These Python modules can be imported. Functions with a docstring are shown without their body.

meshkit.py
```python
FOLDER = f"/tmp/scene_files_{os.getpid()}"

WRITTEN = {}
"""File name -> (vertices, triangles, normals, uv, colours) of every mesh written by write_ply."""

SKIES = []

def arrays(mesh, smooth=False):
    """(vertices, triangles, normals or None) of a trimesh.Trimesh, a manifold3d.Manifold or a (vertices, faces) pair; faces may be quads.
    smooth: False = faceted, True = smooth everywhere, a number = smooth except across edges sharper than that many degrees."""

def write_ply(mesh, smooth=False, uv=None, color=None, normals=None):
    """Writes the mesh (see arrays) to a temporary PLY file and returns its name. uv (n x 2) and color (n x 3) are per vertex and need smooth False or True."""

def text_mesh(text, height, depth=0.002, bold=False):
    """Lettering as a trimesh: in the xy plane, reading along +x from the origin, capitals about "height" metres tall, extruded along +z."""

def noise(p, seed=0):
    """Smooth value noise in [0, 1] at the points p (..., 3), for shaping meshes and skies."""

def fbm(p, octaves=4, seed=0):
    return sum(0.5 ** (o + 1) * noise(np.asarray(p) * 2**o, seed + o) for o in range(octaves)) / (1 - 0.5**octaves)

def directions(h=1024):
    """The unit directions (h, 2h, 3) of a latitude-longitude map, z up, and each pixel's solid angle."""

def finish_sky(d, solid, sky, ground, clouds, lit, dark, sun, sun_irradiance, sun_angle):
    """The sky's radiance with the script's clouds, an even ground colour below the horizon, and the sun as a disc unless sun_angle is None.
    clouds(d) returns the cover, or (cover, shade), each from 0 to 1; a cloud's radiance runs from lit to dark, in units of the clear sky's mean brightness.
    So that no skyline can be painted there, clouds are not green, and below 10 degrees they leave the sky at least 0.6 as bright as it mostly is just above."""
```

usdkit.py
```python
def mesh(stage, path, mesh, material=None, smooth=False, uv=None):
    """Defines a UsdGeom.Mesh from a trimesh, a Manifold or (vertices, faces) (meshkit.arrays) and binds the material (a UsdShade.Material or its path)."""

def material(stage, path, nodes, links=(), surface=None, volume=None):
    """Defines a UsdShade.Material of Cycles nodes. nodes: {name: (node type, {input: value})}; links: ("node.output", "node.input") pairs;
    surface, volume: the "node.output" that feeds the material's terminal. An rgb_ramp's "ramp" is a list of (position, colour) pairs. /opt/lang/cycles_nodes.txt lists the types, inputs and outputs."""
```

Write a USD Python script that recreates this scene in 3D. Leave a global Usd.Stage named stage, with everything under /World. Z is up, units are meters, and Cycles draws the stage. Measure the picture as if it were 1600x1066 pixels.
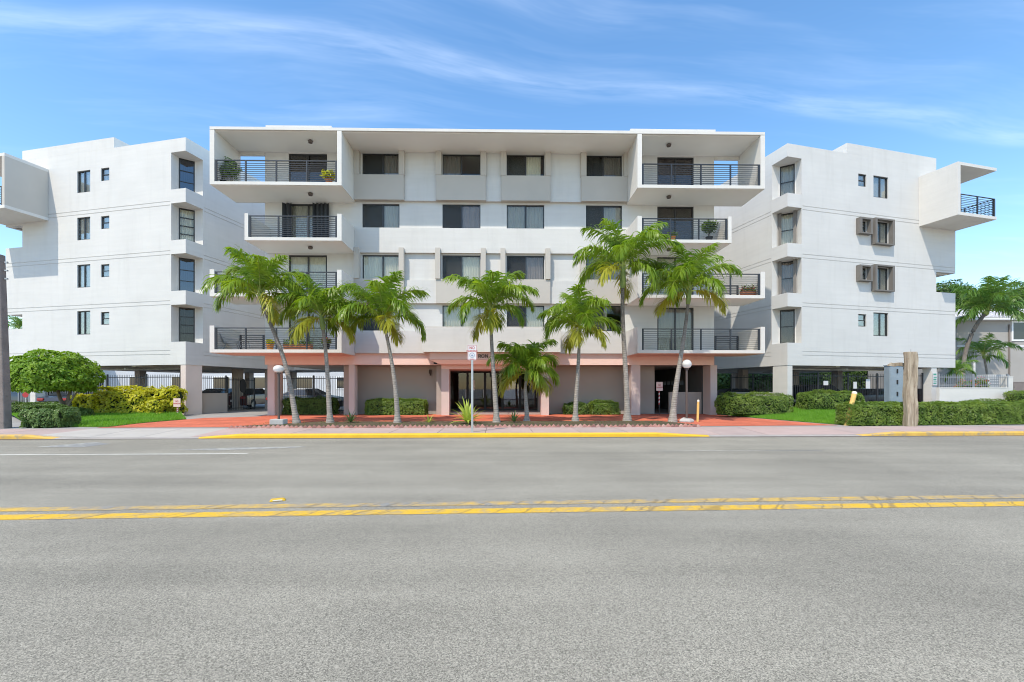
import math, random
import numpy as np, trimesh, meshkit, usdkit
from manifold3d import Manifold, CrossSection
from shapely.geometry import Polygon, box as sbox
from pxr import Usd, UsdGeom, UsdLux, UsdShade, Gf, Sdf, Vt

stage = Usd.Stage.CreateInMemory()
UsdGeom.SetStageUpAxis(stage, "Z")
UsdGeom.SetStageMetersPerUnit(stage, 1.0)
UsdGeom.Xform.Define(stage, "/World")
UsdGeom.Scope.Define(stage, "/World/Looks")
rnd = random.Random(7)
rng = np.random.default_rng(7)
PI = math.pi

# ------------------------------------------------------------------ camera, sky, sun, exposure
F, CU, CV, EYE = 711.0, 800.0, 606.0, 1.6          # focal length in photo pixels, principal point, eye height
cam = UsdGeom.Camera.Define(stage, "/World/camera")
cam.CreateHorizontalApertureAttr(36.0)
cam.CreateVerticalApertureAttr(24.0)
cam.CreateFocalLengthAttr(F / 1600 * 36.0)
cam.CreateVerticalApertureOffsetAttr(73.0 / 1600 * 36.0)
cam.CreateFStopAttr(0.0)
cam.CreateExposureAttr(0.86)
cx = UsdGeom.Xformable(cam)
cx.AddTranslateOp().Set((0, 0, EYE))
cx.AddRotateXOp().Set(90.0)

SUN_EL, SUN_AZ = math.radians(57), math.radians(33)       # az: left of the street normal, behind the viewer
SUN = np.array([-math.sin(SUN_AZ) * math.cos(SUN_EL), -math.cos(SUN_AZ) * math.cos(SUN_EL), math.sin(SUN_EL)])
SKY_STRENGTH = 0.15
dome = UsdLux.DomeLight.Define(stage, "/World/sky")
dome.GetPrim().SetCustomDataByKey("kind", "structure")
sky_m = usdkit.material(stage, "/World/Looks/sky_look", {
    "tc": ("texture_coordinate", {}),
    "sky": ("sky_texture", {"sky_type": "single_scattering", "sun_disc": False, "sun_elevation": SUN_EL, "sun_rotation": math.atan2(SUN[0], SUN[1]),
                            "altitude": 0.0, "air_density": 1.15, "aerosol_density": 0.40, "ozone_density": 1.6}),
    "sep": ("separate_xyz", {}),
    "zc": ("math", {"math_type": "maximum", "value2": 0.03}),
    "px": ("math", {"math_type": "divide"}),
    "py": ("math", {"math_type": "divide"}),
    "comb": ("combine_xyz", {"z": 3.1}),
    "rot": ("mapping", {"rotation": (0, 0, -0.17), "location": (0.0, -1.60, 0.0)}),
    "warp": ("noise_texture", {"scale": 0.9, "detail": 2.0}),
    "warps": ("vector_math", {"math_type": "multiply", "vector2": (0.0, 0.34, 0.0)}),
    "warpa": ("vector_math", {"math_type": "add"}),
    "str": ("mapping", {"scale": (0.55, 3.4, 1.0), "location": (3.3, 0.4, 0.0)}),
    "n1": ("noise_texture", {"scale": 1.15, "detail": 7.0, "roughness": 0.56}),
    "r1": ("map_range", {"from_min": 0.52, "from_max": 0.86, "to_min": 0.0, "to_max": 0.16, "clamp": True}),
    "fine": ("mapping", {"scale": (1.6, 9.0, 1.0)}),
    "n2": ("noise_texture", {"scale": 1.0, "detail": 6.0, "roughness": 0.6}),
    "r2": ("map_range", {"from_min": 0.36, "from_max": 0.68, "to_min": 0.05, "to_max": 1.2, "clamp": True}),
    "mul": ("math", {"math_type": "multiply"}),
    # one long feathery streak of cirrus crossing the view
    "sepw": ("separate_xyz", {}),
    "band": ("math", {"math_type": "absolute"}),
    "bandr": ("map_range", {"range_type": "smoothstep", "from_min": 0.0, "from_max": 0.11, "to_min": 0.135, "to_max": 0.0, "clamp": True}),
    "bmul": ("math", {"math_type": "multiply"}),
    "sum": ("math", {"math_type": "add", "use_clamp": True}),
    "low": ("map_range", {"from_min": 0.02, "from_max": 0.25, "to_min": 0.55, "to_max": 1.0, "clamp": True}),
    "fin": ("math", {"math_type": "multiply", "use_clamp": True}),
    "mixc": ("mix", {"mix_type": "mix", "color2": (6.6, 7.1, 7.9)}),
    "hsv": ("hsv", {"hue": 0.498, "saturation": 1.2, "value": 1.0, "fac": 1.0}),
    "bg": ("background_shader", {"strength": SKY_STRENGTH}),
}, [("tc.generated", "sep.vector"), ("sep.z", "zc.value1"), ("sep.x", "px.value1"), ("zc.value", "px.value2"), ("sep.y", "py.value1"), ("zc.value", "py.value2"),
    ("px.value", "comb.x"), ("py.value", "comb.y"), ("comb.vector", "rot.vector"), ("rot.vector", "warp.vector"), ("warp.color", "warps.vector1"),
    ("rot.vector", "warpa.vector1"), ("warps.vector", "warpa.vector2"), ("warpa.vector", "str.vector"), ("str.vector", "n1.vector"), ("n1.fac", "r1.value"),
    ("warpa.vector", "fine.vector"), ("fine.vector", "n2.vector"), ("n2.fac", "r2.value"), ("r1.result", "mul.value1"), ("r2.result", "mul.value2"),
    ("warpa.vector", "sepw.vector"), ("sepw.y", "band.value1"), ("band.value", "bandr.value"), ("bandr.result", "bmul.value1"), ("r2.result", "bmul.value2"),
    ("mul.value", "sum.value1"), ("bmul.value", "sum.value2"), ("sep.z", "low.value"), ("sum.value", "fin.value1"), ("low.result", "fin.value2"),
    ("sky.color", "hsv.color"), ("hsv.color", "mixc.color1"), ("fin.value", "mixc.fac"), ("mixc.color", "bg.color")], surface="bg.background")
UsdShade.MaterialBindingAPI.Apply(dome.GetPrim()).Bind(sky_m)

sun = UsdLux.DistantLight.Define(stage, "/World/sun")
sun.CreateNormalizeAttr(True)
sun.CreateIntensityAttr(0.66)
sun.CreateAngleAttr(0.53)
sun.CreateColorAttr((1.0, 0.925, 0.80))
_z = SUN
_x = np.cross([0, 0, 1.0], _z); _x /= np.linalg.norm(_x)
_y = np.cross(_z, _x)
UsdGeom.Xformable(sun).AddTransformOp().Set(Gf.Matrix4d(*_x, 0, *_y, 0, *_z, 0, 0, 0, 0, 1))

# ------------------------------------------------------------------ naming helpers
taken = {}
def free_path(parent, name):
    k = taken.get((parent, name), 0)
    taken[(parent, name)] = k + 1
    return f"{parent}/{name}" + (f"_{k:03d}" if k else "")

def tag(prim, label=None, cat=None, group=None, kind=None):
    p = prim.GetPrim() if hasattr(prim, "GetPrim") else stage.GetPrimAtPath(prim)
    for k, v in (("label", label), ("category", cat), ("group", group), ("kind", kind)):
        if v:
            p.SetCustomDataByKey(k, v)

def obj(name, mesh, mat, parent="/World", smooth=False, **kw):
    path = free_path(parent, name)
    usdkit.mesh(stage, path, mesh, mat, smooth)
    if kw:
        tag(path, **kw)
    return path

def node(name, loc=(0, 0, 0), rotz=0.0, parent="/World", **kw):
    path = free_path(parent, name)
    x = UsdGeom.Xform.Define(stage, path)
    x.AddTranslateOp().Set(Gf.Vec3d(*map(float, loc)))
    if rotz:
        x.AddRotateZOp().Set(float(rotz))
    if kw:
        tag(path, **kw)
    return path

def copy_of(src, name, loc, rotz=0.0, scale=1.0, **kw):
    path = free_path("/World", name)
    x = UsdGeom.Xform.Define(stage, path)
    x.GetPrim().GetReferences().AddInternalReference(src)
    x.GetPrim().SetInstanceable(True)
    x.ClearXformOpOrder()
    x.AddTranslateOp().Set(Gf.Vec3d(*map(float, loc)))
    x.AddRotateZOp().Set(float(rotz))
    tag(path, **kw)
    return path

# ------------------------------------------------------------------ measuring: photo pixel -> point on a known surface
def ground(u, v, z=0.17):
    y = (EYE - z) * F / (v - CV)
    return np.array([(u - CU) / F * y, y, z])

def depth(u, v, y):
    return np.array([(u - CU) / F * y, y, EYE + (CV - v) / F * y])

OX, OY, TH = -1.1, 24.5, math.radians(1.05)        # the apartment building's own frame: origin on its main wall
def lx_at(u, ly=0.0):
    k = (u - CU) / F
    return (k * (OY + ly * math.cos(TH)) - OX + ly * math.sin(TH)) / (math.cos(TH) - k * math.sin(TH))
def to_world(lx, ly, z=0.0):
    return np.array([OX + lx * math.cos(TH) - ly * math.sin(TH), OY + lx * math.sin(TH) + ly * math.cos(TH), z])
def lz_at(u, v, ly=0.0):
    y = to_world(lx_at(u, ly), ly)[1]
    return EYE + (CV - v) / F * y

# ------------------------------------------------------------------ mesh helpers
def bx(x0, x1, y0, y1, z0, z1):
    return Manifold.cube([x1 - x0, y1 - y0, z1 - z0]).translate([x0, y0, z0])
def prism(pts, z0, z1):
    return CrossSection([np.asarray(pts, float)]).extrude(z1 - z0).translate([0, 0, z0]) if signed(pts) > 0 else CrossSection([np.asarray(pts[::-1], float)]).extrude(z1 - z0).translate([0, 0, z0])
def signed(p):
    p = np.asarray(p, float)
    return 0.5 * np.sum(p[:, 0] * np.roll(p[:, 1], -1) - np.roll(p[:, 0], -1) * p[:, 1])
def rbox(x0, x1, y0, y1, z0, z1, r=0.01, n=6):
    s = Manifold.sphere(r, n)
    return Manifold.batch_hull([s.translate([x, y, z]) for x in (x0 + r, x1 - r) for y in (y0 + r, y1 - r) for z in (z0 + r, z1 - r)])
def cyl(r0, h, r1=None, n=16):
    return Manifold.cylinder(h, r0, r0 if r1 is None else r1, n)
def extrude_poly(poly, depth_):
    return trimesh.creation.extrude_polygon(poly, depth_, engine="earcut")
def tube(points, radii, sides=8, cap=True):
    p = np.asarray(points, float)
    t = np.gradient(p, axis=0)
    t /= np.linalg.norm(t, axis=1, keepdims=True) + 1e-12
    a = np.cross(t, np.where(np.abs(t[:, 2:]) < 0.9, [0, 0, 1.0], [1.0, 0, 0]))
    a /= np.linalg.norm(a, axis=1, keepdims=True) + 1e-12
    b = np.cross(t, a)
    ang = np.arange(sides) * 2 * PI / sides
    v = p[:, None] + np.broadcast_to(radii, (len(p),))[:, None, None] * (np.cos(ang)[None, :, None] * a[:, None] + np.sin(ang)[None, :, None] * b[:, None])
    i, j = np.meshgrid(np.arange(len(p) - 1), np.arange(sides), indexing="ij")
    q = np.stack([i * sides + j, i * sides + (j + 1) % sides, (i + 1) * sides + (j + 1) % sides, (i + 1) * sides + j], -1).reshape(-1, 4)
    v = v.reshape(-1, 3)
    f = np.vstack([q[:, [0, 2, 1]], q[:, [0, 3, 2]]])
    if cap:
        n = len(v)
        v = np.vstack([v, p[0], p[-1]])
        e = n - sides
        f = np.vstack([f] + [[[n, k, (k + 1) % sides]] for k in range(sides)] + [[[n + 1, e + (k + 1) % sides, e + k]] for k in range(sides)])
    m = trimesh.Trimesh(v, f, process=False)
    if m.volume < 0:
        m.invert()
    return m
def spline(pts, n):
    from scipy.interpolate import CubicSpline
    pts = np.asarray(pts, float)
    s = np.r_[0, np.cumsum(np.linalg.norm(np.diff(pts, axis=0), axis=1))]
    return CubicSpline(s / s[-1], pts)(np.linspace(0, 1, n))
def tm(m):
    v, f, _ = meshkit.arrays(m)
    return trimesh.Trimesh(v, f, process=False)
def join(ms):
    return trimesh.util.concatenate([m if isinstance(m, trimesh.Trimesh) else tm(m) for m in ms])
def moved(m, t=(0, 0, 0), rz=0.0, rx=0.0, ry=0.0):
    m = m.copy() if isinstance(m, trimesh.Trimesh) else tm(m)
    T = trimesh.transformations.euler_matrix(rx, ry, rz)
    T[:3, 3] = t
    m.apply_transform(T)
    return m
def sheet(poly, z, step=None):
    """A flat sheet from a polygon (list of xy)."""
    p = poly if hasattr(poly, "geom_type") else Polygon(poly)
    v, f = trimesh.creation.triangulate_polygon(p, engine="earcut")
    v = np.c_[v, np.full(len(v), z)]
    a, b, c = v[f[0]]
    if np.cross(b - a, c - a)[2] < 0:
        f = f[:, ::-1]
    return trimesh.Trimesh(v, f, process=False)

# ------------------------------------------------------------------ materials
def L(n):
    return f"/World/Looks/{n}"
def paint(name, col, var=0.08, rough=0.75, scale=1.3, fine=40.0, bump=0.0, spec=0.3, metallic=0.0, dirt=None, streak=False):
    c = np.array(col)
    nodes = {
        "g": ("geometry", {}),
        "n1": ("noise_texture", {"scale": scale, "detail": 5.0, "roughness": 0.6}),
        "n2": ("noise_texture", {"scale": fine, "detail": 3.0}),
        "r1": ("map_range", {"from_min": 0.3, "from_max": 0.7, "to_min": 1 - var, "to_max": 1 + var}),
        "r2": ("map_range", {"from_min": 0.3, "from_max": 0.7, "to_min": 1 - var * 0.6, "to_max": 1 + var * 0.6}),
        "m": ("math", {"math_type": "multiply"}),
        "v": ("vector_math", {"math_type": "scale", "vector1": tuple(c)}),
        "p": ("principled_bsdf", {"roughness": rough, "specular_ior_level": spec, "metallic": metallic}),
    }
    links = [("g.position", "n1.vector"), ("g.position", "n2.vector"), ("n1.fac", "r1.value"), ("n2.fac", "r2.value"), ("r1.result", "m.value1"), ("r2.result", "m.value2"), ("m.value", "v.scale")]
    src = "v.vector"
    if streak:
        nodes["mp"] = ("mapping", {"scale": (2.2, 2.2, 0.22)})
        nodes["ns"] = ("noise_texture", {"scale": 1.0, "detail": 5.0, "roughness": 0.65})
        nodes["rs"] = ("map_range", {"from_min": 0.52, "from_max": 0.78, "to_min": 0.0, "to_max": 0.19, "clamp": True})
        nodes["mx"] = ("mix", {"mix_type": "mix", "color2": tuple(c * np.array([0.62, 0.6, 0.56]))})
        links += [("g.position", "mp.vector"), ("mp.vector", "ns.vector"), ("ns.fac", "rs.value"), ("rs.result", "mx.fac"), (src, "mx.color1")]
        nodes["mh"] = ("mapping", {"scale": (0.5, 0.5, 5.5)})
        nodes["nh"] = ("noise_texture", {"scale": 1.0, "detail": 4.0, "roughness": 0.6})
        nodes["rh"] = ("map_range", {"from_min": 0.3, "from_max": 0.7, "to_min": 0.972, "to_max": 1.028})
        nodes["vh"] = ("vector_math", {"math_type": "scale"})
        links += [("g.position", "mh.vector"), ("mh.vector", "nh.vector"), ("nh.fac", "rh.value"), ("mx.color", "vh.vector1"), ("rh.result", "vh.scale")]
        src = "vh.vector"
    if dirt:
        nodes["nd"] = ("noise_texture", {"scale": dirt[0], "detail": 6.0, "roughness": 0.7})
        nodes["rd"] = ("map_range", {"from_min": dirt[1], "from_max": dirt[1] + 0.12, "to_min": 0.0, "to_max": dirt[2], "clamp": True})
        nodes["md"] = ("mix", {"mix_type": "mix", "color2": tuple(dirt[3])})
        links += [("g.position", "nd.vector"), ("nd.fac", "rd.value"), ("rd.result", "md.fac"), (src, "md.color1")]
        src = "md.color"
    links.append((src, "p.base_color"))
    if bump:
        nodes["b"] = ("bump", {"strength": bump, "distance": 0.01})
        links += [("n2.fac", "b.height"), ("b.normal", "p.normal")]
    return usdkit.material(stage, L(name), nodes, links, surface="p.BSDF")

def leafy(name, col, col2, trans=0.25, rough=0.45, scale=2.0):
    """Leaf material: tone varies leaf by leaf and slowly over the plant; light passes through."""
    return usdkit.material(stage, L(name), {
        "g": ("geometry", {}),
        "n": ("noise_texture", {"scale": scale, "detail": 3.0}),
        "a": ("math", {"math_type": "multiply_add", "value2": 0.90, "use_clamp": True}),
        "h": ("math", {"math_type": "multiply_add", "value2": 0.8, "value3": -0.20}),
        "mx": ("mix", {"mix_type": "mix", "color1": col, "color2": col2, "use_clamp": True}),
        "p": ("principled_bsdf", {"roughness": rough, "specular_ior_level": 0.4}),
        "t": ("translucent_bsdf", {}),
        "ts": ("vector_math", {"math_type": "multiply", "vector2": (1.5, 1.5, 0.6)}),
        "mc": ("mix_closure", {"fac": trans}),
    }, [("g.position", "n.vector"), ("g.random_per_island", "a.value1"), ("n.fac", "h.value1"), ("h.value", "a.value3"), ("a.value", "mx.fac"),
        ("mx.color", "p.base_color"), ("mx.color", "ts.vector1"), ("ts.vector", "t.color"), ("p.BSDF", "mc.closure1"), ("t.BSDF", "mc.closure2")], surface="mc.closure")

def glass(name, tint, refl=1.0):
    return usdkit.material(stage, L(name), {
        "fr": ("fresnel", {"IOR": 1.7}),
        "fm": ("math", {"math_type": "multiply", "value2": refl, "use_clamp": True}),
        "t": ("transparent_bsdf", {"color": tint}),
        "gl": ("glossy_bsdf", {"color": (0.95, 0.97, 1.0), "roughness": 0.02}),
        "mc": ("mix_closure", {}),
    }, [("fr.fac", "fm.value1"), ("fm.value", "mc.fac"), ("t.BSDF", "mc.closure1"), ("gl.BSDF", "mc.closure2")], surface="mc.closure")

M = {}
M["white"] = paint("white_stucco", (0.575, 0.556, 0.520), 0.035, 0.85, 0.5, 28.0, 0.25, streak=True)
M["warm"] = paint("warm_white_stucco", (0.61, 0.58, 0.53), 0.04, 0.85, 0.6, 28.0, 0.2, streak=True)
M["grey"] = paint("grey_stucco", (0.47, 0.43, 0.375), 0.04, 0.85, 0.6, 28.0, 0.2)
M["pink"] = paint("pink_stucco", (0.78, 0.545, 0.465), 0.05, 0.85, 0.7, 28.0, 0.2)
M["pale_pink"] = paint("pale_pink_stucco", (0.575, 0.455, 0.405), 0.05, 0.85, 0.7, 28.0, 0.2)
M["pillar_beige"] = paint("beige_stucco", (0.64, 0.53, 0.465), 0.05, 0.85, 0.7, 28.0, 0.2)
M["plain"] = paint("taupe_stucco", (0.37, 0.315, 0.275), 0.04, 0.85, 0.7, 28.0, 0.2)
M["cream"] = paint("cream_paint", (0.68, 0.65, 0.59), 0.05, 0.85, 0.8, 20.0)
M["shade_int"] = paint("painted_room_shade", (0.10, 0.095, 0.09), 0.1, 0.9)  # near-black colour stands in for the shade of interiors
M["lifted_ceiling"] = paint("brightened_ceiling_paint", (0.80, 0.775, 0.725), 0.03, 0.85, 0.6, 28.0)  # paler than the slabs, brightens shaded undersides by colour
M["frame"] = paint("bronze_aluminium", (0.022, 0.021, 0.020), 0.1, 0.4, spec=0.5)
M["frame_white"] = paint("white_aluminium", (0.75, 0.75, 0.74), 0.04, 0.45)
M["rail"] = paint("black_painted_steel", (0.024, 0.026, 0.030), 0.1, 0.45, spec=0.5)
M["grey_steel"] = paint("grey_painted_steel", (0.22, 0.23, 0.24), 0.12, 0.5, spec=0.5)
M["galv"] = paint("galvanised_steel", (0.42, 0.42, 0.41), 0.12, 0.45, 3.0, spec=0.5, metallic=0.6)
M["brown"] = paint("brown_shutter", (0.165, 0.148, 0.130), 0.08, 0.6)
M["glass"] = glass("window_glass", (0.90, 0.90, 0.87), 0.5)
M["glass_dark"] = glass("dark_glass", (0.62, 0.60, 0.58), 0.6)
M["glass_blue"] = glass("reflective_glass", (0.35, 0.42, 0.52), 1.8)
M["screen"] = usdkit.material(stage, L("insect_screen"), {"t": ("transparent_bsdf", {}), "d": ("diffuse_bsdf", {"color": (0.035, 0.034, 0.032)}), "mc": ("mix_closure", {"fac": 0.48})},
                             [("t.BSDF", "mc.closure1"), ("d.BSDF", "mc.closure2")], surface="mc.closure")
M["blind"] = paint("cream_blind", (0.76, 0.74, 0.66), 0.06, 0.8)
M["blind_grey"] = paint("grey_blind", (0.50, 0.49, 0.455), 0.06, 0.8)
M["blind_brown"] = paint("brown_curtain", (0.40, 0.335, 0.315), 0.1, 0.85)
M["blind_dark"] = paint("dark_curtain", (0.24, 0.225, 0.21), 0.1, 0.85)
M["black"] = paint("black_panel", (0.018, 0.018, 0.019), 0.1, 0.5)
M["lamp_glass"] = paint("opal_globe", (0.60, 0.57, 0.53), 0.04, 0.25, spec=0.5)
M["lamp_post"] = paint("brown_post", (0.10, 0.075, 0.065), 0.1, 0.5)
M["concrete"] = paint("concrete", (0.42, 0.40, 0.37), 0.10, 0.9, 1.2, 60.0, 0.3, dirt=(3.0, 0.6, 0.5, (0.18, 0.17, 0.15)))
M["old_concrete"] = paint("stained_concrete", (0.21, 0.175, 0.155), 0.18, 0.9, 2.0, 50.0, 0.4, dirt=(4.0, 0.55, 0.7, (0.10, 0.09, 0.075)))
M["garage_floor"] = paint("garage_floor", (0.30, 0.28, 0.26), 0.12, 0.8, 0.8, 30.0)
M["bollard"] = paint("faded_yellow_paint", (0.70, 0.45, 0.14), 0.10, 0.6, 5.0, 40.0, dirt=(9.0, 0.62, 0.6, (0.36, 0.25, 0.14)))
M["cap"] = paint("pale_cap", (0.72, 0.66, 0.55), 0.05, 0.6)
M["sign_white"] = paint("sign_white", (0.62, 0.59, 0.575), 0.04, 0.4)
M["sign_pink"] = paint("faded_sign", (0.70, 0.52, 0.47), 0.05, 0.5)
M["sign_red"] = paint("sign_red", (0.42, 0.045, 0.045), 0.05, 0.45)
M["sign_blue"] = paint("sign_grey_blue", (0.22, 0.26, 0.34), 0.05, 0.45)
M["sign_green"] = paint("sign_green", (0.07, 0.30, 0.20), 0.06, 0.5)
M["letter"] = paint("bronze_letter", (0.055, 0.032, 0.022), 0.1, 0.5)
M["terracotta"] = paint("terracotta", (0.40, 0.15, 0.075), 0.1, 0.8)
M["orange_pot"] = paint("orange_pot", (0.65, 0.24, 0.05), 0.08, 0.6)
M["petal_red"] = leafy("red_petals", (0.55, 0.03, 0.03), (0.70, 0.10, 0.09), 0.15)
M["petal_pink"] = leafy("pink_petals", (0.62, 0.03, 0.09), (0.75, 0.12, 0.18), 0.15)
M["palm"] = leafy("palm_leaflets", (0.095, 0.185, 0.014), (0.47, 0.56, 0.06), 0.42, 0.36, 1.1)
M["palm_old"] = leafy("old_palm_leaflets", (0.26, 0.28, 0.03), (0.62, 0.54, 0.07), 0.34, 0.42, 1.3)
M["palm_far"] = leafy("far_palm_leaflets", (0.075, 0.17, 0.03), (0.30, 0.40, 0.08), 0.3, 0.4, 1.0)
M["rachis"] = paint("palm_stalk", (0.26, 0.30, 0.06), 0.12, 0.55)
M["shaft"] = paint("crown_shaft", (0.17, 0.215, 0.055), 0.14, 0.5, 3.0)
M["hedge"] = leafy("hedge_leaves", (0.070, 0.140, 0.016), (0.46, 0.54, 0.10), 0.25, 0.36, 2.5)
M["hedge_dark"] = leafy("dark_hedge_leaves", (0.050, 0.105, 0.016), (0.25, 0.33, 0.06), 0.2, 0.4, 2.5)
M["hedge_grey"] = leafy("grey_green_leaves", (0.080, 0.150, 0.035), (0.36, 0.45, 0.15), 0.2, 0.4, 2.5)
M["ficus"] = leafy("ficus_leaves", (0.09, 0.20, 0.012), (0.50, 0.62, 0.050), 0.3, 0.55, 2.2)
M["croton"] = leafy("croton_leaves", (0.40, 0.40, 0.02), (0.95, 0.86, 0.10), 0.3, 0.34, 3.0)
M["croton_low"] = leafy("croton_inner_leaves", (0.05, 0.09, 0.012), (0.20, 0.22, 0.03), 0.25, 0.4, 3.0)
M["agave"] = leafy("agave_leaves", (0.32, 0.38, 0.05), (0.60, 0.62, 0.12), 0.2, 0.45, 4.0)
M["bromeliad"] = leafy("bromeliad_leaves", (0.05, 0.09, 0.03), (0.11, 0.16, 0.05), 0.15, 0.45, 4.0)
M["tree_far"] = leafy("far_tree_leaves", (0.045, 0.09, 0.018), (0.14, 0.22, 0.045), 0.25, 0.45, 0.9)
M["grass"] = leafy("grass_blades", (0.13, 0.29, 0.02), (0.30, 0.52, 0.05), 0.35, 0.55, 1.2)
M["twig"] = paint("twigs", (0.035, 0.032, 0.020), 0.2, 0.9)
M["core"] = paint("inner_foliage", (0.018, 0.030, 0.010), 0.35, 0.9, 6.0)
M["bark"] = paint("ficus_bark", (0.17, 0.14, 0.105), 0.2, 0.9, 5.0, 40.0, 0.5)
M["soil"] = paint("planting_soil", (0.095, 0.072, 0.045), 0.35, 0.95, 3.0, 45.0, 0.6, dirt=(2.2, 0.56, 0.7, (0.10, 0.12, 0.03)))
M["lawn_soil"] = paint("lawn_ground", (0.075, 0.120, 0.022), 0.3, 0.95, 2.0, 40.0)
M["edge_brick"] = paint("edging_brick", (0.40, 0.20, 0.165), 0.18, 0.9, 6.0, 60.0, 0.3)
M["edge_brick_b"] = paint("edging_brick_pale", (0.46, 0.28, 0.235), 0.18, 0.9, 6.0, 60.0, 0.3)
M["edge_brick_c"] = paint("edging_brick_dark", (0.27, 0.135, 0.115), 0.2, 0.9, 6.0, 60.0, 0.3)
M["walk_pink"] = paint("pink_concrete", (0.42, 0.31, 0.275), 0.07, 0.9, 1.1, 70.0, 0.25, dirt=(1.7, 0.6, 0.35, (0.30, 0.24, 0.21)))
M["walk_pink_b"] = paint("pink_concrete_worn", (0.385, 0.295, 0.265), 0.08, 0.9, 1.1, 70.0, 0.25, dirt=(1.9, 0.56, 0.4, (0.30, 0.25, 0.22)))
M["walk_grey"] = paint("pale_concrete", (0.42, 0.385, 0.34), 0.07, 0.9, 1.1, 70.0, 0.25, dirt=(1.5, 0.58, 0.4, (0.31, 0.28, 0.25)))
M["walk_joint"] = paint("walk_joint", (0.13, 0.105, 0.09), 0.2, 0.95)
M["kerb"] = paint("kerb_concrete", (0.33, 0.30, 0.27), 0.12, 0.9, 2.0, 60.0, 0.3)
M["kerb_yellow"] = paint("kerb_yellow", (0.72, 0.42, 0.030), 0.08, 0.7, 2.5, 60.0, 0.2, dirt=(5.0, 0.60, 0.5, (0.36, 0.24, 0.10)))
M["kerb_worn"] = paint("kerb_yellow_worn", (0.60, 0.37, 0.08), 0.12, 0.8, 2.5, 60.0, 0.2, dirt=(3.5, 0.50, 0.85, (0.30, 0.25, 0.18)))
M["house"] = paint("grey_house_stucco", (0.36, 0.335, 0.305), 0.06, 0.9, 0.7, 20.0)
M["roof_tile"] = paint("white_roof_tile", (0.62, 0.60, 0.60), 0.12, 0.8, 2.0, 20.0, dirt=(1.2, 0.55, 0.5, (0.36, 0.33, 0.33)))
M["car_dark"] = paint("dark_car_paint", (0.012, 0.014, 0.020), 0.05, 0.22, spec=0.7)
M["car_white"] = paint("white_car_paint", (0.72, 0.72, 0.72), 0.03, 0.25, spec=0.6)
M["car_grey"] = paint("grey_car_paint", (0.05, 0.053, 0.058), 0.05, 0.25, spec=0.6)
M["tail_red"] = paint("tail_light_red", (0.30, 0.02, 0.02), 0.05, 0.25, spec=0.6)
M["car_red"] = paint("red_car_paint", (0.055, 0.008, 0.008), 0.05, 0.25, spec=0.6)
M["car_glass"] = paint("car_glass", (0.02, 0.024, 0.028), 0.02, 0.06, spec=0.8)
M["tyre"] = paint("tyre_rubber", (0.02, 0.02, 0.02), 0.1, 0.85)
M["cabinet"] = paint("cabinet_steel", (0.235, 0.285, 0.32), 0.08, 0.55, 2.0, 25.0, dirt=(4.0, 0.6, 0.35, (0.42, 0.44, 0.44)))
M["metal_grey"] = paint("ac_steel", (0.45, 0.45, 0.44), 0.08, 0.6)
M["far_white"] = paint("far_white_wall", (0.52, 0.53, 0.54), 0.03, 0.85)

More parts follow.
